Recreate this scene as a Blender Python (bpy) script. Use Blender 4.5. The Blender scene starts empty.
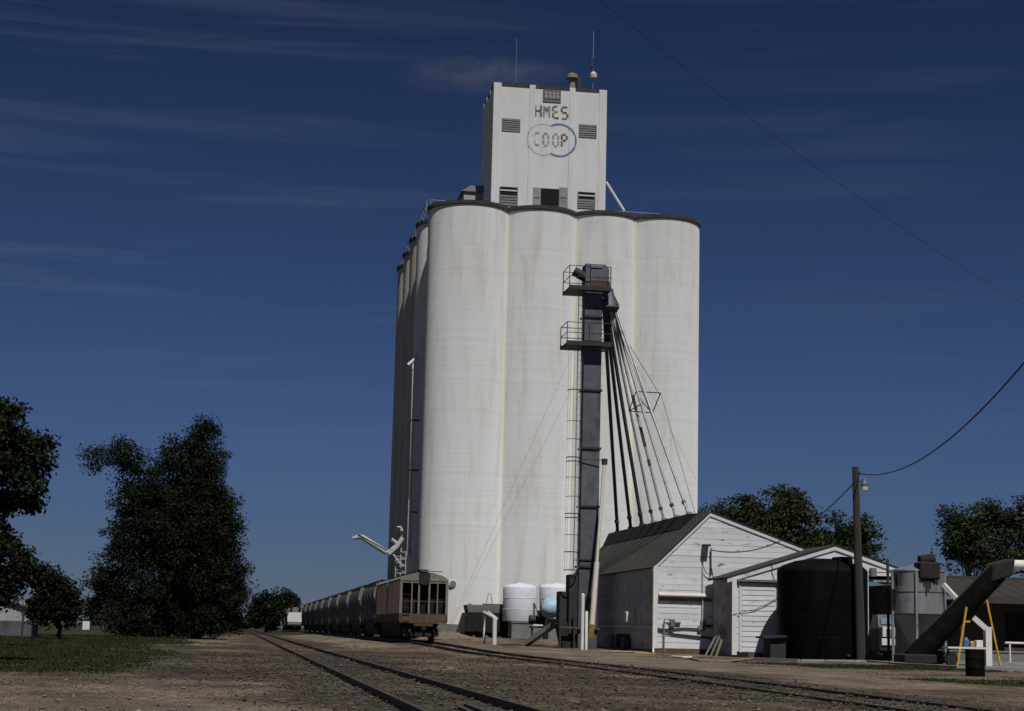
import bpy, math, random
import numpy as np
from mathutils import Vector, Matrix, noise as mnoise
from math import sin, cos, pi, radians, sqrt
random.seed(7); np.random.seed(7)
sc = bpy.context.scene
COL = sc.collection

# ------------------------------------------------------------------ camera
FPX, PHI, PITCH, ROLL = 1750.0, 0.150358, 0.156995, 0.024
CAM = Vector((0, 0, 1.05))
CF = Vector((sin(PHI)*cos(PITCH), cos(PHI)*cos(PITCH), sin(PITCH)))
CR0 = Vector((cos(PHI), -sin(PHI), 0)); CU0 = CR0.cross(CF)
CR = CR0*cos(ROLL) + CU0*sin(ROLL); CU = CU0*cos(ROLL) - CR0*sin(ROLL)
cam = bpy.data.cameras.new('camera'); co = bpy.data.objects.new('camera', cam); COL.objects.link(co)
cam.sensor_width = 36; cam.lens = FPX/1024*36; cam.clip_start = .1; cam.clip_end = 9000
m = Matrix((CR, CU, -CF)).transposed().to_4x4(); m.translation = CAM; co.matrix_world = m
sc.camera = co
def ray(x, y): return CF*FPX + CR*(x-512) + CU*(355.5-y)
def at(x, y, Y):                     # point of pixel ray on the plane Y
    d = ray(x, y); return CAM + d*(Y/d.y)
def onz(x, y, z=0.0):
    d = ray(x, y); return CAM + d*((z-CAM.z)/d.z)
def onx(x, y, X):
    d = ray(x, y); return CAM + d*(X/d.x)
V = Vector

# ------------------------------------------------------------------ world, sun, exposure
SUN_EL, SUN_AZ = 58.0, 9.0          # azimuth: degrees to the right of straight behind the camera track axis
w = bpy.data.worlds.new('World'); sc.world = w; w.use_nodes = True
nt = w.node_tree; nt.nodes.clear()
def N(nt, t, **kw):
    n = nt.nodes.new(t)
    for k, v in kw.items():
        if k in n.inputs: n.inputs[k].default_value = v
        else: setattr(n, k, v)
    return n
sky = N(nt, 'ShaderNodeTexSky', sky_type='NISHITA', sun_disc=False)
sky.sun_elevation = radians(SUN_EL); sky.sun_rotation = radians(180-SUN_AZ)
sky.altitude = 2500; sky.air_density = 1.0; sky.dust_density = 0.0; sky.ozone_density = 4.0
tc = N(nt, 'ShaderNodeTexCoord')
mp = N(nt, 'ShaderNodeMapping'); mp.inputs['Rotation'].default_value = (0, radians(-3.5), radians(9)); mp.inputs['Scale'].default_value = (2.6, 2.6, 46)
n1 = N(nt, 'ShaderNodeTexNoise', Scale=1.25, Detail=7, Roughness=.58, Distortion=.35)
cr = N(nt, 'ShaderNodeMapRange'); cr.inputs[1].default_value = .50; cr.inputs[2].default_value = .78
n2 = N(nt, 'ShaderNodeTexNoise', Scale=2.4, Detail=2)
c2 = N(nt, 'ShaderNodeMapRange'); c2.inputs[1].default_value = .40; c2.inputs[2].default_value = .62; c2.inputs[4].default_value = .30
mu = N(nt, 'ShaderNodeMath', operation='MULTIPLY')
mx = N(nt, 'ShaderNodeMix', data_type='RGBA'); mx.inputs[7].default_value = (3.2, 3.8, 5.2, 1)
bg = N(nt, 'ShaderNodeBackground', Strength=.05); out = N(nt, 'ShaderNodeOutputWorld')
L = nt.links.new
L(tc.outputs['Generated'], mp.inputs['Vector']); L(mp.outputs[0], n1.inputs['Vector']); mp2_ = N(nt, 'ShaderNodeMapping'); mp2_.inputs['Location'].default_value = (1.06, 1.42, 2.6); mp.inputs['Location'].default_value = (5.4, 3.8, 6.6)
L(tc.outputs['Generated'], mp2_.inputs[0]); L(mp2_.outputs[0], n2.inputs['Vector'])
L(n1.outputs[0], cr.inputs[0]); L(n2.outputs[0], c2.inputs[0]); L(cr.outputs[0], mu.inputs[0]); L(c2.outputs[0], mu.inputs[1])
L(mu.outputs[0], mx.inputs[0]); tint = N(nt, 'ShaderNodeVectorMath', operation='MULTIPLY'); tint.inputs[1].default_value = (.345, .395, .575)
hs = N(nt, 'ShaderNodeVectorMath', operation='SCALE')
sxz = N(nt, 'ShaderNodeSeparateXYZ'); L(tc.outputs['Generated'], sxz.inputs[0])
rmp = N(nt, 'ShaderNodeFloatCurve'); cv_ = rmp.mapping.curves[0]
cv_.points[0].location = (0, .46); cv_.points[1].location = (1, .38)
for q_ in ((.05, .54), (.11, .62), (.20, .58), (.34, .44), (.5, .40)): cv_.points.new(*q_)
rmp.mapping.update(); L(sxz.outputs[2], rmp.inputs['Value'])
dbl = N(nt, 'ShaderNodeMath', operation='MULTIPLY'); dbl.inputs[1].default_value = 2.0; L(rmp.outputs[0], dbl.inputs[0]); L(dbl.outputs[0], hs.inputs['Scale'])
L(sky.outputs[0], tint.inputs[0]); L(tint.outputs[0], hs.inputs[0]); L(hs.outputs[0], mx.inputs[6]); L(mx.outputs[2], bg.inputs[0]); L(bg.outputs[0], out.inputs[0])
sl = bpy.data.lights.new('sun', 'SUN'); sl.energy = 5.0; sl.angle = radians(.53); sl.color = (1, .97, .925)
so = bpy.data.objects.new('sun', sl); COL.objects.link(so)
a = radians(SUN_AZ); e = radians(SUN_EL)
so.rotation_euler = V((sin(a)*cos(e), -cos(a)*cos(e), sin(e))).to_track_quat('Z', 'Y').to_euler()
sc.view_settings.view_transform = 'Standard'; sc.view_settings.look = 'None'; sc.view_settings.gamma = 1
sc.view_settings.exposure = -0.33
sc.render.film_transparent = False

# ------------------------------------------------------------------ materials
MATS = {}
def mat(name, c1, c2=None, scale=3.0, rough=.85, metal=0.0, bump=.0, bscale=30., stain=None, stain_scale=.6, stain_lo=.55, stain_hi=.7,
        stretch=(1, 1, 1), vary=0.0, stain_stretch=(1, 1, 1), island=False, bands=0.0, bandscale=1.0, spec=.3):
    if name in MATS: return MATS[name]
    mt = bpy.data.materials.new(name); mt.use_nodes = True; t = mt.node_tree; t.nodes.clear(); ln = t.links.new
    o = N(t, 'ShaderNodeOutputMaterial'); p = N(t, 'ShaderNodeBsdfPrincipled', Roughness=rough, Metallic=metal)
    p.inputs['Specular IOR Level'].default_value = spec
    ln(p.outputs[0], o.inputs[0])
    tcx = N(t, 'ShaderNodeTexCoord')
    c2 = c2 or tuple(x*.8 for x in c1)
    mpp = N(t, 'ShaderNodeMapping'); mpp.inputs['Scale'].default_value = stretch; ln(tcx.outputs['Object'], mpp.inputs[0])
    nn = N(t, 'ShaderNodeTexNoise', Scale=scale, Detail=6, Roughness=.6); ln(mpp.outputs[0], nn.inputs['Vector'])
    r_ = N(t, 'ShaderNodeMapRange'); r_.inputs[1].default_value = .32; r_.inputs[2].default_value = .68; ln(nn.outputs[0], r_.inputs[0])
    mxx = N(t, 'ShaderNodeMix', data_type='RGBA'); mxx.inputs[6].default_value = (*c1, 1); mxx.inputs[7].default_value = (*c2, 1); ln(r_.outputs[0], mxx.inputs[0])
    cur = mxx.outputs[2]
    if stain:
        mp2 = N(t, 'ShaderNodeMapping'); mp2.inputs['Scale'].default_value = stain_stretch; mp2.inputs['Location'].default_value = (3.1, 7.7, 1.3); ln(tcx.outputs['Object'], mp2.inputs[0])
        n3 = N(t, 'ShaderNodeTexNoise', Scale=stain_scale, Detail=8, Roughness=.65); ln(mp2.outputs[0], n3.inputs['Vector'])
        r3 = N(t, 'ShaderNodeMapRange'); r3.inputs[1].default_value = stain_lo; r3.inputs[2].default_value = stain_hi; ln(n3.outputs[0], r3.inputs[0])
        m3 = N(t, 'ShaderNodeMix', data_type='RGBA'); ln(r3.outputs[0], m3.inputs[0]); ln(cur, m3.inputs[6]); m3.inputs[7].default_value = (*stain, 1); cur = m3.outputs[2]
    if bands:
        sx = N(t, 'ShaderNodeSeparateXYZ'); ln(tcx.outputs['Object'], sx.inputs[0])
        cz = N(t, 'ShaderNodeCombineXYZ'); ln(sx.outputs[2], cz.inputs[2])
        nb = N(t, 'ShaderNodeTexNoise', Scale=bandscale, Detail=5, Roughness=.8); ln(cz.outputs[0], nb.inputs['Vector'])
        rb = N(t, 'ShaderNodeMapRange'); rb.inputs[1].default_value = .3; rb.inputs[2].default_value = .7; rb.inputs[3].default_value = 1-bands; rb.inputs[4].default_value = 1+bands*.3; ln(nb.outputs[0], rb.inputs[0])
        hv = N(t, 'ShaderNodeVectorMath', operation='SCALE'); ln(cur, hv.inputs[0]); ln(rb.outputs[0], hv.inputs['Scale']); cur = hv.outputs[0]
    if vary:
        if island:
            gi = N(t, 'ShaderNodeNewGeometry'); src = gi.outputs['Random Per Island']
        else:
            oi = N(t, 'ShaderNodeObjectInfo'); src = oi.outputs['Random']
        rv = N(t, 'ShaderNodeMapRange'); rv.inputs[3].default_value = 1-vary; rv.inputs[4].default_value = 1+vary*.6; ln(src, rv.inputs[0])
        hv = N(t, 'ShaderNodeVectorMath', operation='SCALE'); ln(cur, hv.inputs[0]); ln(rv.outputs[0], hv.inputs['Scale']); cur = hv.outputs[0]
    ln(cur, p.inputs['Base Color'])
    if bump:
        nb2 = N(t, 'ShaderNodeTexNoise', Scale=bscale, Detail=5); ln(tcx.outputs['Object'], nb2.inputs['Vector'])
        bb = N(t, 'ShaderNodeBump', Strength=bump, Distance=.05); ln(nb2.outputs[0], bb.inputs['Height']); ln(bb.outputs[0], p.inputs['Normal'])
    if 'Diffuse Roughness' in p.inputs: p.inputs['Diffuse Roughness'].default_value = .9 if rough > .8 else 0
    MATS[name] = mt
    return mt

M_SILO = mat('silo_paint', (.82, .82, .81), (.76, .757, .745), .35, .95, stretch=(1.6, 1.6, .25), bump=.25, bscale=3, stain=(.67, .65, .61), stain_scale=.5, stain_lo=.50, stain_hi=.72, stain_stretch=(2.2, 2.2, .3), bands=.13, bandscale=2.6, spec=.1)
M_CREAM = mat('joint_cream', (.80, .735, .60), (.72, .65, .52), .6, .9, stretch=(1, 1, .3))
M_CONC = mat('buff_concrete', (.62, .59, .49), (.48, .455, .38), .5, .95, stretch=(1.5, 1.5, .2), bump=.2, bscale=3, bands=.15, bandscale=1.5)  # darker, warmer tone than the front silos
M_CONC2 = mat('foundation_concrete', (.24, .25, .235), (.17, .18, .17), 1.2, .95, bump=.2, bscale=8, stain=(.16, .15, .13), stain_scale=1.5)
M_HEAD = mat('headhouse_paint', (.80, .80, .80), (.73, .73, .725), .5, .95, stretch=(1.5, 1.5, .3), bump=.2, bscale=3, stain=(.66, .64, .60), stain_scale=.5, stain_lo=.52, stain_hi=.8, stain_stretch=(2, 2, .35), spec=.1)
M_ROOFRIM = mat('roof_rim', (.075, .072, .068), (.045, .043, .04), 1.5, .9, stain=(.14, .12, .09), stain_scale=2)
M_WHITE = mat('white_paint', (.66, .65, .62), (.56, .55, .52), 2, .7, stain=(.4, .37, .32), stain_scale=2, stain_lo=.6, stain_hi=.8)
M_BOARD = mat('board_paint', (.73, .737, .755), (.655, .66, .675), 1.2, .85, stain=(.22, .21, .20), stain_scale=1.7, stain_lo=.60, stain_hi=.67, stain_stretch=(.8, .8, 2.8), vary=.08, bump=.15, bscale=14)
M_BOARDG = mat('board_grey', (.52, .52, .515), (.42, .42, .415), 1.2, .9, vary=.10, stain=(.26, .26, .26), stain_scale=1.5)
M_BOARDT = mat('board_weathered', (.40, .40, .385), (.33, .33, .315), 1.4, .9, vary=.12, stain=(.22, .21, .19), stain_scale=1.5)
M_SHINGLE = mat('roof_shingle', (.040, .038, .033), (.026, .025, .022), 3, .95, bump=.3, bscale=20, stain=(.05, .046, .04), stain_scale=.8)
M_TARP = mat('ridge_black', (.005, .005, .005), (.008, .008, .0075), 2, .85)
M_DARK = mat('dark_opening', (.012, .012, .012), (.018, .017, .016), 2, .95)
M_LOUVRE = mat('louvre_grey', (.17, .17, .165), (.12, .12, .115), 3, .8, vary=.2)
M_GALV = mat('galvanised', (.34, .35, .36), (.25, .26, .27), 2.5, .5, .55, stain=(.16, .15, .14), stain_scale=1.2, stretch=(1, 1, .3))
M_LEG = mat('leg_steel', (.135, .145, .165), (.085, .092, .105), 1.2, .6, .35, stain=(.055, .055, .058), stain_scale=.9, stain_stretch=(1, 1, .35), vary=.18)
M_STEEL = mat('dark_steel', (.045, .046, .05), (.03, .03, .033), 4, .7, .3)
M_PIPEL = mat('pipe_light', (.42, .42, .42), (.32, .32, .32), 2, .6, .3, stain=(.17, .10, .06), stain_scale=2.2, stain_lo=.58, stain_hi=.7)
M_PIPED = mat('pipe_dark', (.10, .105, .115), (.07, .074, .08), 2, .6, .3)
M_PVC = mat('pipe_cream', (.56, .52, .45), (.48, .44, .37), 2, .6)
M_RUST = mat('rust', (.145, .095, .058), (.075, .05, .034), 3, .9, stain=(.06, .04, .03), stain_scale=3)
M_RUSTO = mat('rust_orange', (.33, .18, .07), (.22, .12, .05), 3, .9)
M_TAN = mat('car_tan', (.85, .64, .38), (.66, .49, .30), .8, .8, stretch=(1, 1, .35), stain=(.26, .165, .09), stain_scale=.9, stain_lo=.45, stain_hi=.75, stain_stretch=(1, 1.5, .3))
M_CARG = mat('car_grey', (.075, .079, .074), (.05, .053, .05), .8, .75, stretch=(1, 1, .3), stain=(.10, .09, .08), stain_scale=.9, stain_stretch=(1, 1.5, .3), vary=.2)
M_CARL = mat('car_light', (.21, .195, .16), (.14, .128, .105), 1.2, .8, stain=(.16, .12, .09), stain_scale=1.2)
M_UNDER = mat('underframe', (.022, .02, .018), (.035, .03, .025), 3, .9)
M_RAIL = mat('rail_steel', (.085, .062, .047), (.05, .04, .033), 4, .65, .2)
M_TIE = mat('tie_wood', (.06, .048, .038), (.035, .03, .026), 3, .95, bump=.4, bscale=25, vary=.3)
M_POLE = mat('pole_wood', (.060, .053, .045), (.038, .034, .030), 3, .95, stretch=(4, 4, .4), bump=.3, bscale=20)
M_BLACK = mat('black_poly', (.0028, .0032, .003), (.004, .0045, .0042), 1.5, .7, spec=.06, stain=(.009, .009, .0085), stain_scale=1.4, stain_stretch=(1, 1, .4), stain_lo=.5, stain_hi=.8)
M_POLYW = mat('white_poly', (.66, .67, .73), (.58, .59, .66), 1.2, .5, stain=(.45, .44, .46), stain_scale=1.2, stain_lo=.55, stain_hi=.85)
M_BLUE = mat('blue_tank', (.26, .40, .56), (.40, .52, .64), 1.5, .5)
M_YEL = mat('yellow_paint', (.62, .36, .04), (.50, .28, .03), 3, .6, stain=(.25, .15, .05), stain_scale=4)
M_BARK = mat('bark', (.065, .052, .04), (.04, .033, .026), 3, .95, stretch=(2, 2, .5), bump=.5, bscale=10)
M_BARKL = mat('bark_pale', (.20, .175, .14), (.12, .10, .08), 3, .95, stretch=(2, 2, .5))
M_METROOF = mat('brown_metal_roof', (.055, .049, .041), (.042, .038, .032), 1, .6, .2)
M_BROWNW = mat('brown_wall', (.075, .062, .048), (.058, .048, .038), 1, .9)
M_BLOCK = mat('grey_block', (.22, .215, .20), (.17, .165, .155), 1.5, .95, bump=.2, bscale=8)
M_TINW = mat('tin_white', (.36, .37, .38), (.27, .28, .29), 1.2, .6, .2)
M_LETTER = mat('letter_grey', (.10, .095, .105), (.30, .28, .28), 1.7, .9)
M_LETTERF = mat('letter_faded', (.27, .25, .30), (.50, .48, .50), 1.7, .9)
M_RINGB = mat('ring_blue', (.10, .21, .40), (.20, .31, .48), 1.0, .9)
M_RINGG = mat('ring_pale', (.46, .455, .46), (.70, .69, .68), 1.6, .9)
M_HOSE = mat('hose', (.28, .22, .15), (.20, .16, .11), 3, .8)
M_BRICK = mat('brown_plinth', (.17, .115, .065), (.11, .08, .05), 2, .95, bump=.2, bscale=12)
M_GLASS = mat('lamp_glass', (.6, .55, .38), (.5, .45, .3), 3, .15, spec=.6)
M_OCHRE = mat('ochre_motor', (.40, .29, .11), (.3, .2, .08), 3, .7)
M_BLUEP = mat('blue_plastic', (.05, .16, .34), (.04, .12, .27), 3, .5)
M_TIMBER = mat('grey_timber', (.21, .205, .19), (.14, .135, .125), 3, .95, stretch=(3, 3, .5))
M_CONEG = mat('cone_grey', (.34, .345, .315), (.26, .265, .245), 2, .7, stain=(.15, .15, .135), stain_scale=1.2)
M_AUGER = mat('auger_dark', (.004, .004, .004), (.007, .0068, .0065), 2, .85, stain=(.013, .012, .0105), stain_scale=1.5, spec=.05)
M_LEGD = mat('cabinet_grey', (.030, .034, .037), (.022, .025, .027), 2, .8)
M_ENDB = mat('end_shaded_brown', (.012, .010, .008), (.007, .006, .005), 2, .9)  # near-black brown puts the recess shade into the bulkhead colour
M_SPOUT = mat('spout_grey', (.42, .42, .41), (.33, .33, .32), 2, .7)
M_SAND = mat('spilled_grain', (.17, .13, .088), (.12, .092, .065), 3, .95)

def leafmat(name, c1, c2):
    mt = bpy.data.materials.new(name); mt.use_nodes = True; t = mt.node_tree; t.nodes.clear(); ln = t.links.new
    o = N(t, 'ShaderNodeOutputMaterial'); d = N(t, 'ShaderNodeBsdfPrincipled', Roughness=.6); d.inputs['Specular IOR Level'].default_value = .10
    tr = N(t, 'ShaderNodeBsdfTranslucent'); ms = N(t, 'ShaderNodeMixShader', Fac=.18)
    g = N(t, 'ShaderNodeNewGeometry'); tcx = N(t, 'ShaderNodeTexCoord'); nn = N(t, 'ShaderNodeTexNoise', Scale=.6, Detail=3); ln(tcx.outputs['Object'], nn.inputs['Vector'])
    ad = N(t, 'ShaderNodeMath', operation='MULTIPLY_ADD'); ln(g.outputs['Random Per Island'], ad.inputs[0]); ad.inputs[1].default_value = .5; ln(nn.outputs[0], ad.inputs[2])
    r_ = N(t, 'ShaderNodeMapRange'); r_.inputs[1].default_value = .4; r_.inputs[2].default_value = 1.05; ln(ad.outputs[0], r_.inputs[0])
    mxx = N(t, 'ShaderNodeMix', data_type='RGBA'); mxx.inputs[6].default_value = (*c1, 1); mxx.inputs[7].default_value = (*c2, 1); ln(r_.outputs[0], mxx.inputs[0])
    ln(mxx.outputs[2], d.inputs['Base Color']); ln(mxx.outputs[2], tr.inputs[0]); ln(d.outputs[0], ms.inputs[1]); ln(tr.outputs[0], ms.inputs[2]); ln(ms.outputs[0], o.inputs[0])
    return mt
M_LEAF = leafmat('leaf_dark', (.009, .0125, .006), (.020, .026, .011))
M_LEAFN = leafmat('leaf_near', (.009, .014, .006), (.024, .033, .012))
M_LEAF2 = leafmat('leaf_mid', (.018, .026, .010), (.044, .056, .022))
M_GRASS = leafmat('grass_blade', (.020, .028, .010), (.046, .052, .020))
M_DRY = leafmat('dry_weed', (.07, .058, .034), (.13, .105, .06))

# ------------------------------------------------------------------ mesh helpers
ORI = {}
class MB:
    def __init__(s): s.v = []; s.f = []
    def add(s, vs, fs):
        b = len(s.v); s.v += [tuple(v) for v in vs]; s.f += [tuple(i+b for i in f) for f in fs]; return s
    def hexa(s, p):   # 8 points: bottom loop 4, top loop 4
        return s.add(p, [(3, 2, 1, 0), (4, 5, 6, 7), (0, 1, 5, 4), (1, 2, 6, 5), (2, 3, 7, 6), (3, 0, 4, 7)])
    def box(s, x0, x1, y0, y1, z0, z1):
        return s.hexa([(x0, y0, z0), (x1, y0, z0), (x1, y1, z0), (x0, y1, z0), (x0, y0, z1), (x1, y0, z1), (x1, y1, z1), (x0, y1, z1)])
    def bar(s, p, q, w, h=None, up=(0, 0, 1)):
        p = V(p); q = V(q); d = (q-p).normalized(); u = V(up)
        if abs(d.dot(u)) > .97: u = V((0, 1, 0))
        r = d.cross(u).normalized(); u = r.cross(d); h = h or w; a = r*w/2; b = u*h/2
        return s.hexa([p-a-b, p+a-b, p+a+b, p-a+b, q-a-b, q+a-b, q+a+b, q-a+b])
    def tube(s, pts, r, n=8, caps=True):
        pts = [V(p) for p in pts]; rs = r if isinstance(r, (list, tuple)) else [r]*len(pts)
        vs = []; ref = None
        for i, p in enumerate(pts):
            d = (pts[min(i+1, len(pts)-1)] - pts[max(i-1, 0)]).normalized()
            if ref is None:
                ref = V((0, 0, 1)) if abs(d.z) < .9 else V((1, 0, 0))
            a = d.cross(ref).normalized(); b = d.cross(a); ref = -b if False else ref
            for k in range(n):
                t = 2*pi*k/n; vs.append(p + a*cos(t)*rs[i] + b*sin(t)*rs[i])
        fs = []
        for i in range(len(pts)-1):
            for k in range(n):
                k2 = (k+1) % n; fs.append((i*n+k, i*n+k2, (i+1)*n+k2, (i+1)*n+k))
        if caps: fs += [tuple(range(n-1, -1, -1)), tuple((len(pts)-1)*n+k for k in range(n))]
        return s.add(vs, fs)
    def lathe(s, c, prof, n=32, cap=True):     # prof: [(r, z)] rising
        vs = []
        for r, z in prof:
            for k in range(n):
                t = 2*pi*k/n; vs.append((c[0]+r*cos(t), c[1]+r*sin(t), c[2]+z))
        fs = [(i*n+k, i*n+(k+1) % n, (i+1)*n+(k+1) % n, (i+1)*n+k) for i in range(len(prof)-1) for k in range(n)]
        if cap: fs += [tuple(range(n-1, -1, -1)), tuple((len(prof)-1)*n+k for k in range(n))]
        return s.add(vs, fs)
    def prism(s, poly, ext):                   # polygon of 3d points extruded by vector
        n = len(poly); e = V(ext); vs = [V(p) for p in poly] + [V(p)+e for p in poly]
        return s.add(vs, [tuple(range(n-1, -1, -1)), tuple(range(n, 2*n))] + [(i, (i+1) % n, n+(i+1) % n, n+i) for i in range(n)])
    def build(s, name, m, parent=None, smooth=False, bevel=0, seg=1, origin=None):
        o0 = ORI.get(parent.name, V((0, 0, 0))) if parent else (V(origin) if origin is not None else V((0, 0, 0)))
        me = bpy.data.meshes.new(name)
        me.from_pydata([(v[0]-o0.x, v[1]-o0.y, v[2]-o0.z) for v in s.v], [], s.f)
        me.materials.append(m)
        import bmesh
        bm = bmesh.new(); bm.from_mesh(me); bmesh.ops.recalc_face_normals(bm, faces=bm.faces); bm.to_mesh(me); bm.free()
        if smooth:
            me.polygons.foreach_set('use_smooth', [True]*len(me.polygons))
            me.set_sharp_from_angle(angle=radians(38))
        o = bpy.data.objects.new(name, me); COL.objects.link(o)
        if parent: o.parent = parent
        else: o.location = o0
        ORI[o.name] = o0
        if bevel:
            b = o.modifiers.new('bevel', 'BEVEL'); b.width = bevel; b.segments = seg; b.limit_method = 'ANGLE'
        return o
def tag(o, label=None, cat=None, group=None, kind=None):
    if label: o['label'] = label
    if cat: o['category'] = cat
    if group: o['group'] = group
    if kind: o['kind'] = kind
    return o
def thing(name, loc, label, cat, group=None):
    o = bpy.data.objects.new(name, None); COL.objects.link(o); o.location = loc; o.empty_display_size = .3
    ORI[o.name] = V(loc)
    return tag(o, label, cat, group)
def copy_tree(o, parent=None):
    c = o.copy(); COL.objects.link(c); c.parent = parent
    for ch in list(o.children): copy_tree(ch, c)
    return c
def sst(a, b, x):
    t = max(0., min(1., (x-a)/(b-a))); return t*t*(3-2*t)
def raw_mesh(name, verts, faces_n, m, k, smooth=False):   # numpy verts (n*k faces of k verts each)
    me = bpy.data.meshes.new(name); nv = len(verts); nf = nv//k
    me.vertices.add(nv); me.vertices.foreach_set('co', verts.astype(np.float32).ravel())
    me.loops.add(nv); me.loops.foreach_set('vertex_index', np.arange(nv, dtype=np.int32))
    me.polygons.add(nf); me.polygons.foreach_set('loop_start', np.arange(0, nv, k, dtype=np.int32))
    me.update(calc_edges=True); me.materials.append(m)
    o = bpy.data.objects.new(name, me); COL.objects.link(o); ORI[o.name] = V((0, 0, 0)); return o

# ------------------------------------------------------------------ ground
TRX = [(-12, 8.6), (10, 9.75), (25, 10.7), (40, 11.4), (55, 11.8), (75, 11.68), (400, 11.68)]   # siding centre line
def trx(y): return float(np.interp(y, [p[0] for p in TRX], [p[1] for p in TRX]))
def gz(x, y):
    z = .24*sst(78, 122, y)*sst(7, 10.5, x)*(1-sst(24, 34, x))
    z += .38*sst(128, 138, y)*sst(14.2, 17, x)*(1-sst(30, 36, x))*(1-sst(190, 200, y))
    z += (.05*mnoise.noise((x*.13, y*.09, 0)))*min(1, min(abs(x-2.97), abs(x-trx(y)))/3) + .03*mnoise.noise((x*.6, y*.6, 3))
    return z
def gzs(x, y): return .24*sst(78, 122, y)*sst(7, 10.5, x)*(1-sst(24, 34, x))
def axis(lo, hi, st, far, grow):
    a = list(np.arange(lo, hi+.01, st)); s = st
    while a[-1] < far: s *= grow; a.append(a[-1]+s)
    s = st
    while a[0] > -far: s *= grow; a.insert(0, a[0]-s)
    return a
xs = axis(-22, 46, .7, 4000, 1.25); ys = axis(8, 130, .8, 5000, 1.18)
def zone(x, y):
    """ballast, grass, pale dust, asphalt weights (where each surface lies)"""
    w1 = mnoise.noise((x*.12, y*.07, 21)); w2 = mnoise.noise((x*.4, y*.25, 33)); w3 = mnoise.noise((x*.1, y*.06, 47))
    x0, y0 = x, y; x = x+2.2*w1+.8*w2; y = y+9*w3*min(1, y/30)+1.5*w2
    b = max(1-sst(1.6, 4.2, abs(x-2.92)), .0)
    b = max(b, (1-sst(1.2, 2.6, abs(x-trx(y)))) * (1-sst(60, 78, y)))
    b = max(b, .9*sst(30, 38, y)*(1-sst(82, 100, y))*sst(-6.0, -2.5, x)*(1-sst(9.2, 11, x)) * (1 if x < 2 else .85))
    b = max(b, .75*sst(25, 28, y)*(1-sst(60, 70, y))*sst(4, 5.5, x)*(1-sst(9.0, 10.5, x)))
    g = sst(32, 42, y)*(1-sst(-5.5, .5, x+.010*(y-40)))
    g = max(g, .8*sst(20, 23, x0)*(1-sst(29, 31, x0))*sst(62, 66, y0+3*w2)*(1-sst(74, 80, y0+3*w2)))
    g = max(g, .75*sst(17, 20, x0)*(1-sst(44, 50, x0))*sst(40, 44, y0+2*w2)*(1-sst(50, 53, y0+2*w2)))
    g = max(g, .9*sst(210, 240, y))
    g = max(g, .9*sst(60, 90, x))
    d = sst(13.0, 14.2, x)*(1-sst(19, 23, x))*sst(38, 60, y)*(1-sst(90, 120, y))
    d = max(d, .85*sst(5.5, 7.5, x)*(1-sst(9.4, 10.6, x))*sst(84, 104, y))
    d = max(d, .62*(1-sst(17, 33, y))*(1-sst(-.5, 3.0, x)))
    a_ = sst(30.5, 32, x0)*(1-sst(60, 64, x0))*sst(58, 64, y0)*(1-sst(150, 160, y0))
    b *= .84+.75*mnoise.noise((x0*.22, y0*.11, 71)); b = max(0, min(1, b))
    return b, g, d, a_
gv = [(x, y, gz(x, y)) for y in ys for x in xs]; nx = len(xs)
gf = [(j*nx+i, j*nx+i+1, (j+1)*nx+i+1, (j+1)*nx+i) for j in range(len(ys)-1) for i in range(nx-1)]
me = bpy.data.meshes.new('ground'); me.from_pydata(gv, [], gf)
ca = me.color_attributes.new('zone', 'FLOAT_COLOR', 'POINT')
ca.data.foreach_set('color', np.array([zone(v[0], v[1]) for v in gv], dtype=np.float32).ravel())
me.polygons.foreach_set('use_smooth', [True]*len(me.polygons))
mt = bpy.data.materials.new('ground_dirt'); mt.use_nodes = True; t = mt.node_tree; t.nodes.clear(); ln = t.links.new
o_ = N(t, 'ShaderNodeOutputMaterial'); p_ = N(t, 'ShaderNodeBsdfPrincipled', Roughness=.95); p_.inputs['Specular IOR Level'].default_value = .1; ln(p_.outputs[0], o_.inputs[0])
at_ = N(t, 'ShaderNodeAttribute', attribute_name='zone'); sp = N(t, 'ShaderNodeSeparateColor'); ln(at_.outputs['Color'], sp.inputs[0])
tcx = N(t, 'ShaderNodeTexCoord')
def gn(s, d=6, r=.65, st=(1, 1, 1)):
    mpp = N(t, 'ShaderNodeMapping'); mpp.inputs['Scale'].default_value = st; ln(tcx.outputs['Object'], mpp.inputs[0])
    n = N(t, 'ShaderNodeTexNoise', Scale=s, Detail=d, Roughness=r); ln(mpp.outputs[0], n.inputs['Vector']); return n.outputs[0]
def gmix(f, a_, b_):
    m_ = N(t, 'ShaderNodeMix', data_type='RGBA')
    ln(f, m_.inputs[0])
    for v_, i in ((a_, 6), (b_, 7)):
        if isinstance(v_, tuple): m_.inputs[i].default_value = (*v_, 1)
        else: ln(v_, m_.inputs[i])
    return m_.outputs[2]
def grange(f, lo, hi):
    r_ = N(t, 'ShaderNodeMapRange'); r_.inputs[1].default_value = lo; r_.inputs[2].default_value = hi; ln(f, r_.inputs[0]); return r_.outputs[0]
def gmath(op, a_, b_):
    r_ = N(t, 'ShaderNodeMath', operation=op)
    for v_, i in ((a_, 0), (b_, 1)):
        if isinstance(v_, (int, float)): r_.inputs[i].default_value = v_
        else: ln(v_, r_.inputs[i])
    return r_.outputs[0]
nA = gn(.35, 8); nB = gn(2.2, 8, .75); nC = gn(9, 6, .7); nD = gn(.9, 6, .7, (.5, 1.6, 1))
vor = N(t, 'ShaderNodeTexVoronoi', Scale=16); ln(tcx.outputs['Object'], vor.inputs['Vector'])
vs_ = N(t, 'ShaderNodeSeparateColor'); ln(vor.outputs['Color'], vs_.inputs[0])
dirt = gmix(grange(nB, .3, .7), (.150, .106, .068), (.080, .058, .038))
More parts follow.
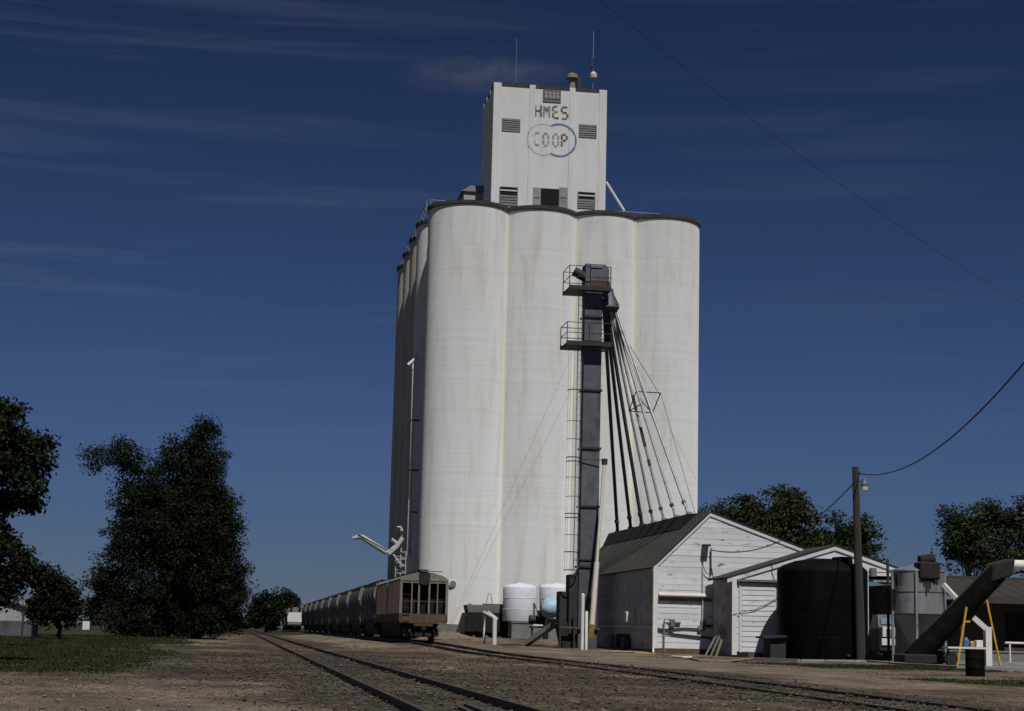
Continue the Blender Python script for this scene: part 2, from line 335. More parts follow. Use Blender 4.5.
dirt = gmix(grange(nA, .44, .64), dirt, (.118, .090, .063))
dirt = gmix(grange(nD, .57, .66), dirt, (.052, .042, .036))
dirt = gmix(gmath('MULTIPLY', grange(vs_.outputs[0], .80, .95), .75), dirt, (.26, .235, .21))
bal = gmix(grange(vs_.outputs[1], .2, .95), (.018, .0155, .012), (.066, .056, .045))
bal = gmix(grange(nB, .50, .64), bal, (.105, .076, .050))
nE = gn(.55, 9, .75, (1.6, .6, 1)); bal = gmix(grange(nE, .52, .60), bal, (.024, .019, .015))
bal = gmix(gmath('MULTIPLY', grange(vs_.outputs[2], .90, .97), .8), bal, (.21, .19, .165))
gra = gmix(grange(nB, .35, .65), (.022, .027, .012), (.040, .038, .020))
gra = gmix(grange(nA, .54, .70), gra, (.10, .078, .05))
dus = gmix(grange(nB, .35, .65), (.170, .145, .112), (.115, .096, .072))
asp = gmix(grange(nB, .35, .65), (.19, .185, .18), (.15, .145, .14))
def thr(ch, amt=.55): return grange(gmath('ADD', ch, gmath('MULTIPLY', gmath('SUBTRACT', gmath('ADD', gmath('MULTIPLY', nB, .6), gmath('MULTIPLY', nD, .4)), .5), amt*2)), .44, .58)
nF = gn(.33, 8, .7, (.8, .45, 1)); nG = gn(1.3, 7, .75, (.8, .5, 1))
dirt = gmix(gmath('MULTIPLY', grange(nF, .50, .60), .85), dirt, (.050, .038, .027))
dirt = gmix(gmath('MULTIPLY', grange(nG, .56, .64), .8), dirt, (.20, .165, .125))
bal = gmix(gmath('MULTIPLY', grange(nG, .57, .63), .7), bal, (.125, .095, .066))
colr = gmix(gmath('MULTIPLY', thr(sp.outputs[2]), .85), dirt, dus)
colr = gmix(gmath('MULTIPLY', grange(nC, .56, .72), .45), colr, (.028, .023, .018))
colr = gmix(gmath('MULTIPLY', thr(sp.outputs[0], .75), .9), colr, bal)
colr = gmix(thr(sp.outputs[1], .5), colr, gra)
colr = gmix(thr(at_.outputs['Alpha'], .1), colr, asp)
nH = gn(.42, 9, .72, (.75, .32, 1)); rH = N(t, 'ShaderNodeMapRange'); ln(nH, rH.inputs[0])
rH.inputs[1].default_value = .36; rH.inputs[2].default_value = .64; rH.inputs[3].default_value = .58; rH.inputs[4].default_value = 1.6
vH = N(t, 'ShaderNodeVectorMath', operation='SCALE'); ln(colr, vH.inputs[0]); ln(rH.outputs[0], vH.inputs['Scale']); colr = vH.outputs[0]
ln(colr, p_.inputs['Base Color'])
bb = N(t, 'ShaderNodeBump', Strength=.8, Distance=.06); ln(gmath('ADD', nC, gmath('MULTIPLY', vor.outputs['Distance'], .8)), bb.inputs['Height']); ln(bb.outputs[0], p_.inputs['Normal'])
me.materials.append(mt)
go = bpy.data.objects.new('ground', me); COL.objects.link(go); tag(go, 'bare brown dirt and gravel ground of the rail yard', 'ground', kind='structure')

# loose stones, grass, weeds (nobody could count them)
def stones(name, n, region, size, m, label):
    P = []
    octv = np.array([(1, 0, 0), (-1, 0, 0), (0, 1, 0), (0, -1, 0), (0, 0, 1), (0, 0, -1)], float)
    octf = [(0, 2, 4), (2, 1, 4), (1, 3, 4), (3, 0, 4), (2, 0, 5), (1, 2, 5), (3, 1, 5), (0, 3, 5)]
    cnt = 0
    while cnt < n:
        x, y, k = region()
        if x is None: continue
        s = size*random.uniform(.5, 1.0)*(1 if random.random() < .93 else 2.0)*k
        q = octv*np.random.uniform(.6, 1.1, (6, 1))*s*np.array([1, 1, .6]); an = random.uniform(0, 6.3)
        q = np.stack([q[:, 0]*cos(an)-q[:, 1]*sin(an), q[:, 0]*sin(an)+q[:, 1]*cos(an), q[:, 2]], 1)
        q += (x, y, gz(x, y)+.02)
        for f in octf: P += [q[f[0]], q[f[1]], q[f[2]]]
        cnt += 1
    o = raw_mesh(name, np.array(P), None, m, 3); tag(o, label, 'gravel', kind='stuff'); return o
M_STONE = mat('stone', (.085, .074, .060), (.05, .044, .036), .4, .95, vary=.6, island=True)
M_STONEP = mat('stone_pale', (.21, .185, .155), (.14, .12, .10), .4, .95, vary=.5, island=True)
def reg_ballast():
    y = 14+56*random.random()**1.5
    x = random.choice([random.gauss(2.92, 1.7), trx(y)+random.gauss(-.3, 1.1), random.uniform(-5.5, 10)])
    if zone(x, y)[0] < random.uniform(.25, .8): return None, None, None
    return x, y, .8+y/70
def reg_path():
    y = 14+20*random.random()**1.3; x = random.uniform(-9, 16)
    if zone(x, y)[0] > random.random() or zone(x, y)[1] > .3: return None, None, None
    return x, y, .7+y/60
stones('ballast_gravel', 7000, reg_ballast, .035, M_STONE, 'dark grey ballast gravel around the rails')
stones('path_gravel', 9000, reg_path, .022, M_STONEP, 'pale loose gravel scattered over the bare dirt')
def blades(name, n, region, m, label, h, wid, cat='grass'):
    P = np.zeros((n*3, 3)); i = 0
    while i < n:
        x, y, k = region()
        if x is None: continue
        an = random.uniform(0, 6.3); hh = h*k*random.uniform(.5, 1.3); ww = wid*k; l = random.uniform(-.4, .4)*hh; z = gz(x, y)-.01
        P[i*3] = (x-cos(an)*ww, y-sin(an)*ww, z); P[i*3+1] = (x+cos(an)*ww, y+sin(an)*ww, z)
        P[i*3+2] = (x+random.uniform(-.4, .4)*hh, y+l, z+hh); i += 1
    o = raw_mesh(name, P, None, m, 3); tag(o, label, cat, kind='stuff'); return o
def reg_lawn():
    y = 34+110*random.random()**1.6; x = random.uniform(-1.0, -4.5-.16*y)
    if zone(x, y)[1] < random.uniform(.35, .75) or mnoise.noise((x*.35, y*.2, 5)) < random.uniform(-.6, .0): return None, None, None
    return x, y, .7+y/80
def reg_strip():
    y = random.choice([random.uniform(41, 57), random.uniform(62, 84)]); x = random.uniform(15, 40)
    if zone(x, y)[1] < random.uniform(.3, .8): return None, None, None
    return x, y, .6+y/90
def reg_weed():
    y = 16+90*random.random()**1.4; x = random.uniform(-5, 24)
    if mnoise.noise((x*.5, y*.3, 9)) < random.uniform(.1, .4) or 13.5 < x < 20: return None, None, None
    return x, y, .6+y/80
blades('lawn_grass', 42000, reg_lawn, M_GRASS, 'short rough green grass left of the tracks', .06, .024)
blades('verge_grass', 9000, reg_strip, M_GRASS, 'patchy green grass in front of the tanks and sheds', .055, .022)
blades('dry_weeds', 6000, reg_weed, M_DRY, 'dry straw-coloured weeds along the tracks', .07, .012, 'weeds')

# ------------------------------------------------------------------ railway tracks
def rail_mesh(path, parent, name='rail'):
    mb = MB(); prof = [(-.07, -.15), (.07, -.15), (.02, -.12), (.012, -.045), (.037, -.04), (.037, 0), (-.037, 0), (-.037, -.04), (-.012, -.045), (-.02, -.12)]
    n = len(prof); vs = []
    for i, p in enumerate(path):
        d = V(path[min(i+1, len(path)-1)])-V(path[max(0, i-1)]); d.z = 0; d.normalize(); r = V((d.y, -d.x, 0))
        for a_, b_ in prof: vs.append(V(p)+r*a_+V((0, 0, b_)))
    fs = [(i*n+k, i*n+(k+1) % n, (i+1)*n+(k+1) % n, (i+1)*n+k) for i in range(len(path)-1) for k in range(n)]
    fs += [tuple(range(n)), tuple(range((len(path)-1)*n, len(path)*n))]
    mb.add(vs, fs); return mb.build(name, M_RAIL, parent)
def track(cx, y0, y1, zoff, label, tie_to, tie_up):
    root = thing('railway_track', (cx(y0), y0, 0), label, 'railway track'); root['kind'] = 'structure'
    yy = list(np.arange(y0, min(y1, 130), 3.0)) + list(np.arange(130, y1+1, 20.0))
    for s in (-.755, .755):
        rail_mesh([(cx(y)+s, y, gzs(cx(y), y)+zoff(y)) for y in yy], root)
    y = y0+.4; me0 = None; k = 0
    while y < tie_to:
        x = cx(y)+random.uniform(-.06, .06); z = gzs(x, y)+zoff(y)-.155-.03*random.random()+tie_up
        if me0 is None:
            o = MB().box(-1.25, 1.25, -.11, .11, -.1, 0).build('tie', M_TIE); o.parent = root; me0 = o.data
        else:
            o = bpy.data.objects.new('tie', me0); COL.objects.link(o); o.parent = root
        o.location = V((x, y, z))-ORI[root.name]; o.rotation_euler = (0, random.uniform(-.01, .01), random.uniform(-.03, .03))
        y += .56+random.uniform(-.03, .03); k += 1
    return root
main = track(lambda y: 3.0, 9, 900, lambda y: .12, 'rusty railway track running straight past the trees', 74, .025)
side = track(trx, 9, 420, lambda y: .055+.11*sst(50, 110, y), 'half-buried siding track the hopper cars stand on', 44, .0)
g0 = thing('guard_rail', (3.3, 18, .1), 'short rusty switch rails between the running rails', 'switch rail')
def mrail(x0, x1, y0, y1, nm='switch_rail'):
    return rail_mesh([(x0+(x1-x0)*t_, y0+(y1-y0)*t_, +.12) for t_ in (0, .33, .66, 1)], g0, nm)
mrail(2.62, 2.82, 12, 22.2); o = mrail(2.86, 3.02, 12, 23.2)
MB().box(2.6, 3.0, 15.9, 16.15, .0, .06).build('cross_tie', M_RUSTO, g0)

# ------------------------------------------------------------------ grain elevator
UZ = 150.0; ZT = 38.2
EL = thing('grain_elevator', (27, 165, 0), 'huge white concrete grain elevator with rounded silos and tall headhouse', 'grain elevator')
row_front = [(18.75, 151.32, 3.62), (25.05, 151.74, 3.6), (30.92, 151.87, 3.3), (36.45, 152.3, 3.6)]
tanks = [(x, y, r, M_SILO) for x, y, r in row_front]
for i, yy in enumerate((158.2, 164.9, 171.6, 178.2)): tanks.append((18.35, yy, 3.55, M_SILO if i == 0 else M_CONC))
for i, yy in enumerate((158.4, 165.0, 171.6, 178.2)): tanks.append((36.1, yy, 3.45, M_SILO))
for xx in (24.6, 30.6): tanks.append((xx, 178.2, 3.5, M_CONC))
for i, (x, y, r, m_) in enumerate(tanks):
    dz = i*.006
    z0 = gz(x, y-r)-.4
    s_ = MB().lathe((x, y, 0), [(r, 1.62+dz), (r, ZT-.28+dz)], 72).build('silo', m_, EL, smooth=True)
    MB().lathe((x, y, 0), [(r-.02, z0), (r-.02, 1.60+dz)], 48).build('foundation', M_CONC2, s_, smooth=True)
    MB().lathe((x, y, 0), [(r+.03, ZT-.30+dz), (r+.13, ZT-.24+dz), (r+.14, ZT+.06+dz), (r-.3, ZT+.1+dz)], 72).build('roof_rim', M_ROOFRIM, s_, smooth=True)
MB().box(18.3, 36.0, 152, 178, 30, ZT+.05).build('roof_deck', M_CONC2, EL)
for (xa, ya, ra), (xb, yb, rb) in zip(row_front[:-1], row_front[1:]):
    dx, dy = xb-xa, yb-ya; dd_ = sqrt(dx*dx+dy*dy); h_ = (ra*ra-rb*rb+dd_*dd_)/(2*dd_); k_ = sqrt(ra*ra-h_*h_)
    gx, yy = xa+dx*h_/dd_+dy/dd_*k_, ya+dy*h_/dd_-dx/dd_*k_
    MB().box(gx-.14, gx+.14, yy-.13, yy+.8, 1.6, ZT-.4).build('joint_strip', M_CREAM, EL, bevel=.05)
for gy in (154.8, 161.6, 168.3):
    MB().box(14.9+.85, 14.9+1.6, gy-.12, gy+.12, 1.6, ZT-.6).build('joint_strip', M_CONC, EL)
# manhole on first silo, pipe down the left flank
c = at(452.5, 584, 148.0)
pm = MB().tube([(c.x, 148.05, c.z), (c.x, 147.75, c.z)], .34, 20).build('manhole', M_WHITE, EL, smooth=True)
MB().tube([(c.x, 147.74, c.z), (c.x, 147.70, c.z)], .27, 20).build('manhole_door', M_CONC2, pm, smooth=True)
def pipe_px(pts, Y, r, name, m, parent, n=10, Ys=None):
    P = [at(x, y, Ys[i] if Ys else Y) for i, (x, y) in enumerate(pts)]
    return MB().tube(P, r, n).build(name, m, parent, smooth=True)
# headhouse
HY = 152.0
hl = at(494, 82, HY); hr = at(606.8, 89, HY); HX0, HX1, HZ = hl.x, hr.x, hl.z; HB = HY+7.2
HW = HY+.05
HH = MB().box(HX0+.06, HX1-.06, HW, HB-.06, ZT-.5, HZ-.35).build('headhouse', M_HEAD, EL)
tag(HH, 'tall white headhouse with louvred openings and faded lettering')
def hx(px, py=140): return at(px, py, HY).x
pil = [HX0+.36, hx(532.5, 100), hx(572.5, 100), HX1-.33]
for i, x in enumerate(pil):
    wd = .36 if i in (0, 3) else .27
    MB().box(x-wd, x+wd, HY-.03, HY+.3, ZT-.3, HZ-.02).build('pilaster', M_HEAD, HH, bevel=.03)
for y in (HY+2.5, HY+4.8, HB-.35):
    MB().box(HX0-.02, HX0+.3, y-.3, y+.3, ZT-.3, HZ-.06).build('pilaster', M_HEAD, HH, bevel=.03)
MB().box(HX0+.05, HX1-.05, HY+.05, HB-.05, HZ-.36, HZ+.02).build('roof_edge', M_ROOFRIM, HH)
def louvre(x0, y0, x1, y1, slats, m=M_LOUVRE, dark_top=0, name='louvre'):
    p = at(x0, y0, HY); q = at(x1, y1, HY)
    xx0, xx1, zz1, zz0 = p.x, q.x, p.z, q.z
    b = MB().box(xx0, xx1, HY+.03, HY+.09, zz0, zz1).build(name, M_DARK, HH)
    for a0, a1, c0, c1 in ((xx0-.05, xx0+.03, zz0, zz1), (xx1-.03, xx1+.05, zz0, zz1)): MB().box(a0, a1, HY-.02, HY+.11, c0, c1).build('louvre_jamb', M_LOUVRE, b)
    for k in range(slats):
        z = zz0+(zz1-zz0)*(k+.5)/slats*(1-dark_top); h = (zz1-zz0)*(1-dark_top)/slats
        MB().hexa([(xx0, HY-.02, z-h*.42), (xx1, HY-.02, z-h*.42), (xx1, HY+.0, z-h*.36), (xx0, HY+.0, z-h*.36), (xx0, HY+.02, z+h*.30), (xx1, HY+.02, z+h*.30), (xx1, HY+.04, z+h*.36), (xx0, HY+.04, z+h*.36)]).build('slat', m, b)
    return b
louvre(502.6, 118, 519.5, 131.8, 6); louvre(579.5, 124, 596, 138, 6)
louvre(543.6, 89.6, 560.2, 103, 3)
p = at(544.5, 91.5, HY); q = at(559.5, 99.5, HY)
for k in range(4): MB().box(p.x+(q.x-p.x)*k/4+.05, p.x+(q.x-p.x)*(k+1)/4-.06, HY-.05, HY-.022, q.z, p.z).build('shutter_board', M_BOARDT, HH)
for x0, y0, x1, y1 in ((500.2, 186.3, 517.0, 206), (578.2, 191.5, 594.6, 209)):
    lo = louvre(x0, y0, x1, y1, 4, dark_top=.42)
    p = at(x0, y0+3.0, HY); q = at(x1, y0+5.2, HY); MB().box(p.x, q.x, HY-.03, HY+.02, q.z, p.z).build('bar', M_WHITE, lo)
p = at(541, 188, HY); q = at(558.5, 206, HY)
MB().box(p.x, q.x, HY+.02, HY+.09, q.z, p.z).build('doorway', M_DARK, HH)
for x0, x1 in ((533, 540.3), (559.2, 567)):
    p = at(x0, 187.5, HY); q = at(x1, 208, HY)
    sh = MB().box(p.x, q.x, HY-.1, HY-.03, q.z, p.z).build('shutter', M_BOARDT, HH)
    MB().box(p.x+.1, q.x-.1, HY-.13, HY-.1, (p.z+q.z)/2-.05, (p.z+q.z)/2+.05).build('ledge', M_LOUVRE, sh)
# painted lettering: segmented block letters, two linked rings
def seg(px0, py0, px1, py1, m, w=.13, par=HH):
    p = at(px0, py0, HY); q = at(px1, py1, HY)
    dx = abs(p.x-q.x); dz = abs(p.z-q.z)
    if dx < dz: xc = (p.x+q.x)/2; x0, x1, z0, z1 = xc-w, xc+w, min(p.z, q.z), max(p.z, q.z)
    else: zc = (p.z+q.z)/2; x0, x1, z0, z1 = min(p.x, q.x), max(p.x, q.x), zc-w, zc+w
    return (x0, x1, z0, z1)
LET = {'A': [(0, 0, 0, .47), (0, .53, 0, 1), (1, 0, 1, .47), (1, .53, 1, 1), (.0, .5, 1, .5)],
       'M': [(0, 0, 0, 1), (1, 0, 1, 1), (.32, .1, .32, .45), (.68, .1, .68, .45), (.5, .35, .5, .62)],
       'E': [(0, 0, 0, .42), (0, .56, 0, 1), (.2, .0, .75, .0), (.2, .48, .8, .48), (.2, 1, 1, 1)],
       'S': [(.1, 0, 1, 0), (0, .08, 0, .42), (.1, .48, .9, .48), (1, .56, 1, .92), (0, 1, .9, 1)],
       'C': [(0, 0, 0, .42), (0, .56, 0, 1), (.2, 0, 1, 0), (.2, 1, 1, 1)],
       'O': [(0, .1, 0, .44), (0, .56, 0, .9), (1, .1, 1, .44), (1, .56, 1, .9), (.15, 0, .85, 0), (.15, 1, .85, 1)],
       'P': [(0, 0, 0, .44), (0, .56, 0, 1), (.2, 0, .85, 0), (1, .08, 1, .42), (.2, .5, .85, .5)]}
def letter(ch, x0, y0, w_, h_, m, name, yoff=.012):
    mb = MB()
    for s0, t0, s1, t1 in LET[ch]:
        a0, a1, c0, c1 = seg(x0+s0*w_, y0+t0*h_+s0*w_*.07, x0+s1*w_, y0+t1*h_+s1*w_*.07, m, .10)
        mb.box(a0, a1, HW-yoff, HW+.004, c0, c1)
    o = mb.build('letter', m, HH); return o
for ch, x0, y0, m_ in (('A', 535.4, 104.8, M_LETTER), ('M', 543.9, 105.6, M_LETTERF), ('E', 553.2, 106.2, M_LETTER), ('S', 561.8, 107.0, M_LETTER)):
    letter(ch, x0, y0, 5.6, 11.6, m_, 'letter')
for ch, x0, y0, m_ in (('C', 534.4, 132.8, M_LETTERF), ('O', 543.4, 133.4, M_LETTERF), ('O', 553.2, 134.0, M_LETTERF), ('P', 561.8, 134.4, M_LETTER)):
    letter(ch, x0, y0, 5.0, 12, m_, 'letter')
def ring(px, py, rad, a0, a1, wd, m, yf):
    c = at(px, py, HY); vs = []; n = 90
    for k in range(n+1):
        t_ = radians(a0+(a1-a0)*k/n)
        for rr in (rad-wd, rad+wd): vs.append((c.x+rr*cos(t_), c.z+rr*sin(t_)))
    mb = MB()
    for k in range(n):
        q_ = [vs[2*k], vs[2*k+1], vs[2*k+3], vs[2*k+2]]; xm = sum(v[0] for v in q_)/4
        y_ = yf-.08 if any(abs(xm-px_) < .27 for px_ in pil[1:3]) else yf
        mb.prism([(x, y_, z) for x, z in q_], (0, .004, 0))
    return mb.build('logo_ring', m, HH)
ring(559.5, 140.2, 1.50, -122, 122, .10, M_RINGB, HW-.010)
ring(543.0, 139.5, 1.45, 62, 298, .075, M_RINGG, HW-.006)
# roof fittings: dust vent, aerials, gallery, brace, handrail
vc = at(572, 84, HY+3); vh = at(572, 73.5, HY+3).z-HZ
vb = MB().lathe((vc.x, HY+3, HZ), [(.3, -.2), (.3, vh-.6), (.55, vh-.5), (.55, vh-.2), (.2, vh)], 16).build('roof_vent', M_OCHRE, EL, smooth=True)
vb.data.materials[0] = M_HOSE
MB().box(vc.x+.45, vc.x+.85, HY+2.8, HY+3.2, HZ-.1, HZ+vh-.3).build('vent_motor', M_STEEL, vb)
for px, top, yb, r in ((516, 38, HY+5, .012), (593, 31, HY+4, .022)):
    b = at(px, 85, yb); tp = at(px+.6, top, yb)
    MB().tube([(b.x, yb, HZ), (tp.x, yb, tp.z)], r, 6).build('aerial', M_PIPEL, EL)
b = at(593.5, 75, HY+4)
MB().lathe((b.x, HY+4, b.z-.5), [(.12, 0), (.33, .2), (.36, .55), (.15, .8)], 14).build('beacon', M_PVC, EL, smooth=True)
b = at(592, 62, HY+4); MB().box(b.x-.16, b.x+.16, HY+3.9, HY+4.1, b.z-.5, b.z+.35).build('antenna_box', M_STEEL, EL)
gp = at(464, 192.5, 157.0); gq = at(482, 189, 157.0)
ga = MB().box(gp.x, gq.x+.6, 157, 166, ZT, gp.z+.1).build('gallery', M_TINW, EL)
MB().hexa([(gp.x-.25, 156.8, gp.z+.11), (gq.x+.8, 156.8, gp.z+.11), (gq.x+.8, 166.2, gp.z+.11), (gp.x-.25, 166.2, gp.z+.11), (gp.x+.6, 157.2, gp.z+.75), (gq.x+.7, 157.2, gp.z+.85), (gq.x+.7, 165.8, gp.z+.85), (gp.x+.6, 165.8, gp.z+.75)]).build('gallery_roof', M_CONC2, ga)
p = at(606, 182, HY+2); q = at(624, 211, HY+2)
MB().tube([p, q], .14, 8).build('brace', M_WHITE, EL)
hrail = MB()
for k in range(15):
    x = 15.4+k*1.5; y = 152.3-sqrt(max(0, 3.3**2-((x-18.5) % 6.4-3.1)**2))*.0 + .2
    hrail.tube([(x, y, ZT), (x, y, ZT+1.05)], .022, 5)
for z in (ZT+.55, ZT+1.05): hrail.tube([(15.4, 152.5, z), (36.4, 152.5, z)], .02, 5)
hrail.build('handrail', M_PIPEL, EL)
def post_rail(x, y0, y1):
    mb = MB(); n = int((y1-y0)/1.6)
    for k in range(n+1): mb.tube([(x, y0+(y1-y0)*k/n, ZT), (x, y0+(y1-y0)*k/n, ZT+1.1)], .03, 5)
    for z in (ZT+.55, ZT+1.1): mb.tube([(x, y0, z), (x, y1, z)], .025, 5)
    mb.build('handrail', M_PIPEL, EL)
post_rail(15.1, 153, 181)
# long white downpipe on the left flank and the car loading spout
dp = thing('downpipe', (14.6, 155, 0), 'long white downpipe running down the shaded side of the elevator', 'pipe')
pa = onx(413.5, 366, 14.55); pb = onx(409.5, 556, 14.55); Yp = 154.9
A_ = at(413.6, 366, Yp); B_ = at(410.2, 500, Yp); C_ = at(408.6, 556, Yp)
MB().tube([A_, B_], .13, 10).build('pipe', M_WHITE, dp, smooth=True)
MB().tube([B_, C_], .2, 10).build('telescoping_section', M_WHITE, dp, smooth=True)
MB().tube([A_+V((0, 0, -.3)), A_+V((0, 0, .5)), A_+V((.35, 0, 1.0))], .17, 10).build('elbow', M_WHITE, dp, smooth=True)
MB().tube([A_+V((-.5, -.1, .05)), A_+V((.45, -.1, .95))], .16, 10).build('inlet', M_WHITE, dp, smooth=True)
for yy in (420, 470, 512):
    c = at(411.6-(yy-420)*.02, yy, Yp); MB().box(c.x-.2, c.x+.7, Yp-.12, Yp+.3, c.z-.06, c.z+.06).build('bracket', M_STEEL, dp)
SP = thing('loading_spout', (14, 151.5, 5), 'white railcar loading spout reaching out over the hopper cars', 'loading spout')
YS = 149.5
MB().tube([at(361, 536.5, YS), at(386.5, 552.5, YS)], [.22, .25], 14).build('spout_tube', M_SPOUT, SP, smooth=True)
MB().tube([at(352.5, 538.5, YS), at(357, 537.2, YS), at(361, 536.8, YS)], [.13, .19, .23], 12).build('spout_tip', M_SPOUT, SP, smooth=True)
MB().bar(at(358, 534.4, YS-.2), at(387, 550.2, YS-.2), .09, .08).build('top_rail', M_STEEL, SP)
MB().bar(at(388, 554, YS), at(396, 546.5, YS), .46, .42).build('hinge_box', M_SPOUT, SP, bevel=.05)
MB().bar(at(396, 547.5, YS), at(402.5, 538, YS), .44, .36).build('hopper_head', M_SPOUT, SP, bevel=.05)
MB().tube([at(391.5, 539, YS), at(397, 543.5, YS)], .14, 8).build('lever', M_SPOUT, SP)
MB().tube([at(392, 553, YS), at(402, 566, YS)], .09, 8).build('strut', M_SPOUT, SP)
MB().tube([at(397, 527, YS), at(400.5, 527.2, YS), at(401.8, 531, YS)], [.08, .13, .15], 8).build('lamp_hood', M_SPOUT, SP)
lat = MB()
for px in (396, 401, 406): lat.bar(at(px, 551, YS+.3), at(px-.8, 580, YS+.3), .08)
for k in range(8): lat.bar(at(396, 552+k*3.5, YS+.3), at(406, 552+(k+(k % 2)*.8)*3.5, YS+.3), .07)
lat.build('lattice_frame', M_PIPEL, SP)
MB().bar(at(402, 530, YS+.2), at(401, 552, YS+.2), .12).build('mast', M_PIPEL, SP)
MB().bar(at(406, 560, YS+.3), at(418, 561, YS+.8), .14).build('wall_arm', M_STEEL, SP)

# ------------------------------------------------------------------ hopper cars
def wheelset(parent, y, z=.0):
    for s in (-.76, .76):
        MB().tube([(s-.07, y, .46), (s+.07, y, .46)], .46, 20).build('wheel', M_UNDER, parent, smooth=True)
    MB().tube([(-.76, y, .46), (.76, y, .46)], .08, 8).build('axle', M_UNDER, parent)
def truck(root, yc):
    tr = MB()
    for s in (-1.0, 1.0):
        tr.box(s-.09, s+.09, yc-1.15, yc+1.15, .55, .80); tr.box(s-.11, s+.11, yc-.35, yc+.35, .28, .62)
        for e_ in (-.88, .88): tr.box(s-.12, s+.12, yc+e_-.2, yc+e_+.2, .3, .65)
    tr.box(-.86, .86, yc-1.1, yc+1.1, .30, .95)
    t_ = tr.build('truck', M_UNDER, root)
    wheelset(t_, yc-.88); wheelset(t_, yc+.88)
def hopper_bays(root, L_, n):
    for k in range(n):
        y0 = 2.9+(L_-5.8)*k/n; y1 = 2.9+(L_-5.8)*(k+1)/n; ym = (y0+y1)/2
        MB().hexa([(-1.0, y0+.3, .25), (1.0, y0+.3, .25), (1.0, y1-.3, .25), (-1.0, y1-.3, .25), (-1.38, y0+.05, 1.32), (1.38, y0+.05, 1.32), (1.38, y1-.05, 1.32), (-1.38, y1-.05, 1.32)]).build('hopper_bay', M_UNDER, root)  # bays made wider and lower to stand in for shadow under the cars
def coupler(root, y, s):
    MB().box(-.13, .13, min(y, y+s*.55), max(y, y+s*.55), .72, .98).build('coupler', M_UNDER, root)
ROOFP = [(-1.5, 3.92), (-1.2, 4.12), (-.6, 4.28), (0, 4.34), (.6, 4.28), (1.2, 4.12), (1.5, 3.92)]
ORD = ['first', 'second', 'third', 'fourth', 'fifth', 'sixth', 'seventh', 'eighth', 'ninth']
def near_car():
    L_ = 20.0
    r = thing('hopper_car', (0, 0, 0), 'tan-sided covered hopper car with rusty end posts at the head of the train', 'railcar', 'train of covered hopper cars')
    MB().prism([(x, 1.35, z) for x, z in [(-1.44, 1.35)] + [(x*.96, z) for x, z in ROOFP] + [(1.44, 1.35)]], (0, L_-2.7, 0)).build('body', M_TAN, r)
    for s in (-1, 1):
        for k in range(2):
            y0 = .22+k*(L_-.3)/2; y1 = y0+(L_-.3)/2-.16
            MB().box(s*1.46-.03, s*1.46+.03, y0, y1, 1.75, 3.84).build('side_panel', M_TAN, r)
        for k in range(3):
            y0 = .1+k*(L_-.34)/2; MB().box(s*1.5-.05, s*1.5+.05, y0-.08, y0+.1, 1.25, 3.9).build('side_post', M_CARL, r)
        MB().box(s*1.45-.08, s*1.45+.08, .02, L_-.02, 1.2, 1.72).build('side_sill', M_RUST, r)
    MB().prism([(x, -.02, z+.012) for x, z in ROOFP] + [(1.5, -.02, 3.80), (-1.5, -.02, 3.80)], (0, L_+.04, 0)).build('roof', M_CARL, r, smooth=True)
    for k in range(6): MB().box(-.4, .4, 1.5+k*3.0, 3.6+k*3.0, 4.35, 4.46).build('roof_hatch', M_CARG, r)
    wk = MB().box(-.28, 1.15, -.1, .5, 4.40, 4.44)
    wk.box(-.3, .3, -.1, L_, 4.50, 4.53).build('roof_walk', M_CARL, r)
    for yy, s in ((0, -1), (L_, 1)):
        yA, yB = (yy, yy+.14) if s < 0 else (yy-.14, yy)
        for x in (-1.42, -.78, -.33, .33, .86, 1.42):
            wd = .035 if abs(x) > .5 else .055
            MB().box(x-wd, x+wd, yA, yB, 1.7, 3.86).build('end_post', M_CARL, r)
        MB().box(-1.5, 1.5, yA-.01, yB+.01, 1.12, 1.72).build('end_sill', M_RUST, r)
        MB().prism([(x*.98, yA+.02, z-.02) for x, z in ROOFP] + [(1.44, yA+.02, 3.66), (-1.44, yA+.02, 3.66)], (0, .1, 0)).build('end_header', M_CARL, r)
        MB().box(-1.44, 1.44, yA+.03, yA+.06, 2.48, 2.53).build('cross_bar', M_RUST, r)
        yb = yy+.62 if s < 0 else yy-.62
        MB().box(-1.42, 1.42, min(yb, yb-s*.75), max(yb, yb-s*.75), 1.3, 3.9).build('end_bulkhead', M_ENDB, r)
        MB().prism([(-.36, yA-.12, 4.3), (.36, yA-.12, 4.3), (.33, yA-.12, 3.72), (.2, yA-.12, 3.55), (-.2, yA-.12, 3.55), (-.33, yA-.12, 3.72)], (0, .12, 0)).build('brake_housing', M_UNDER, r)
        coupler(r, yy, s)
        MB().box(-.6, .6, yA-.05, yB, .95, 1.1).build('draft_sill', M_RUST, r)
        ld = MB()
        for k in range(5): ld.bar((-1.38, yA-.06, 1.25+k*.42), (-.9, yA-.06, 1.25+k*.42), .03)
        ld.build('ladder', M_STEEL, r)
    truck(r, 2.2); truck(r, L_-2.2); hopper_bays(r, L_, 4)
    return r
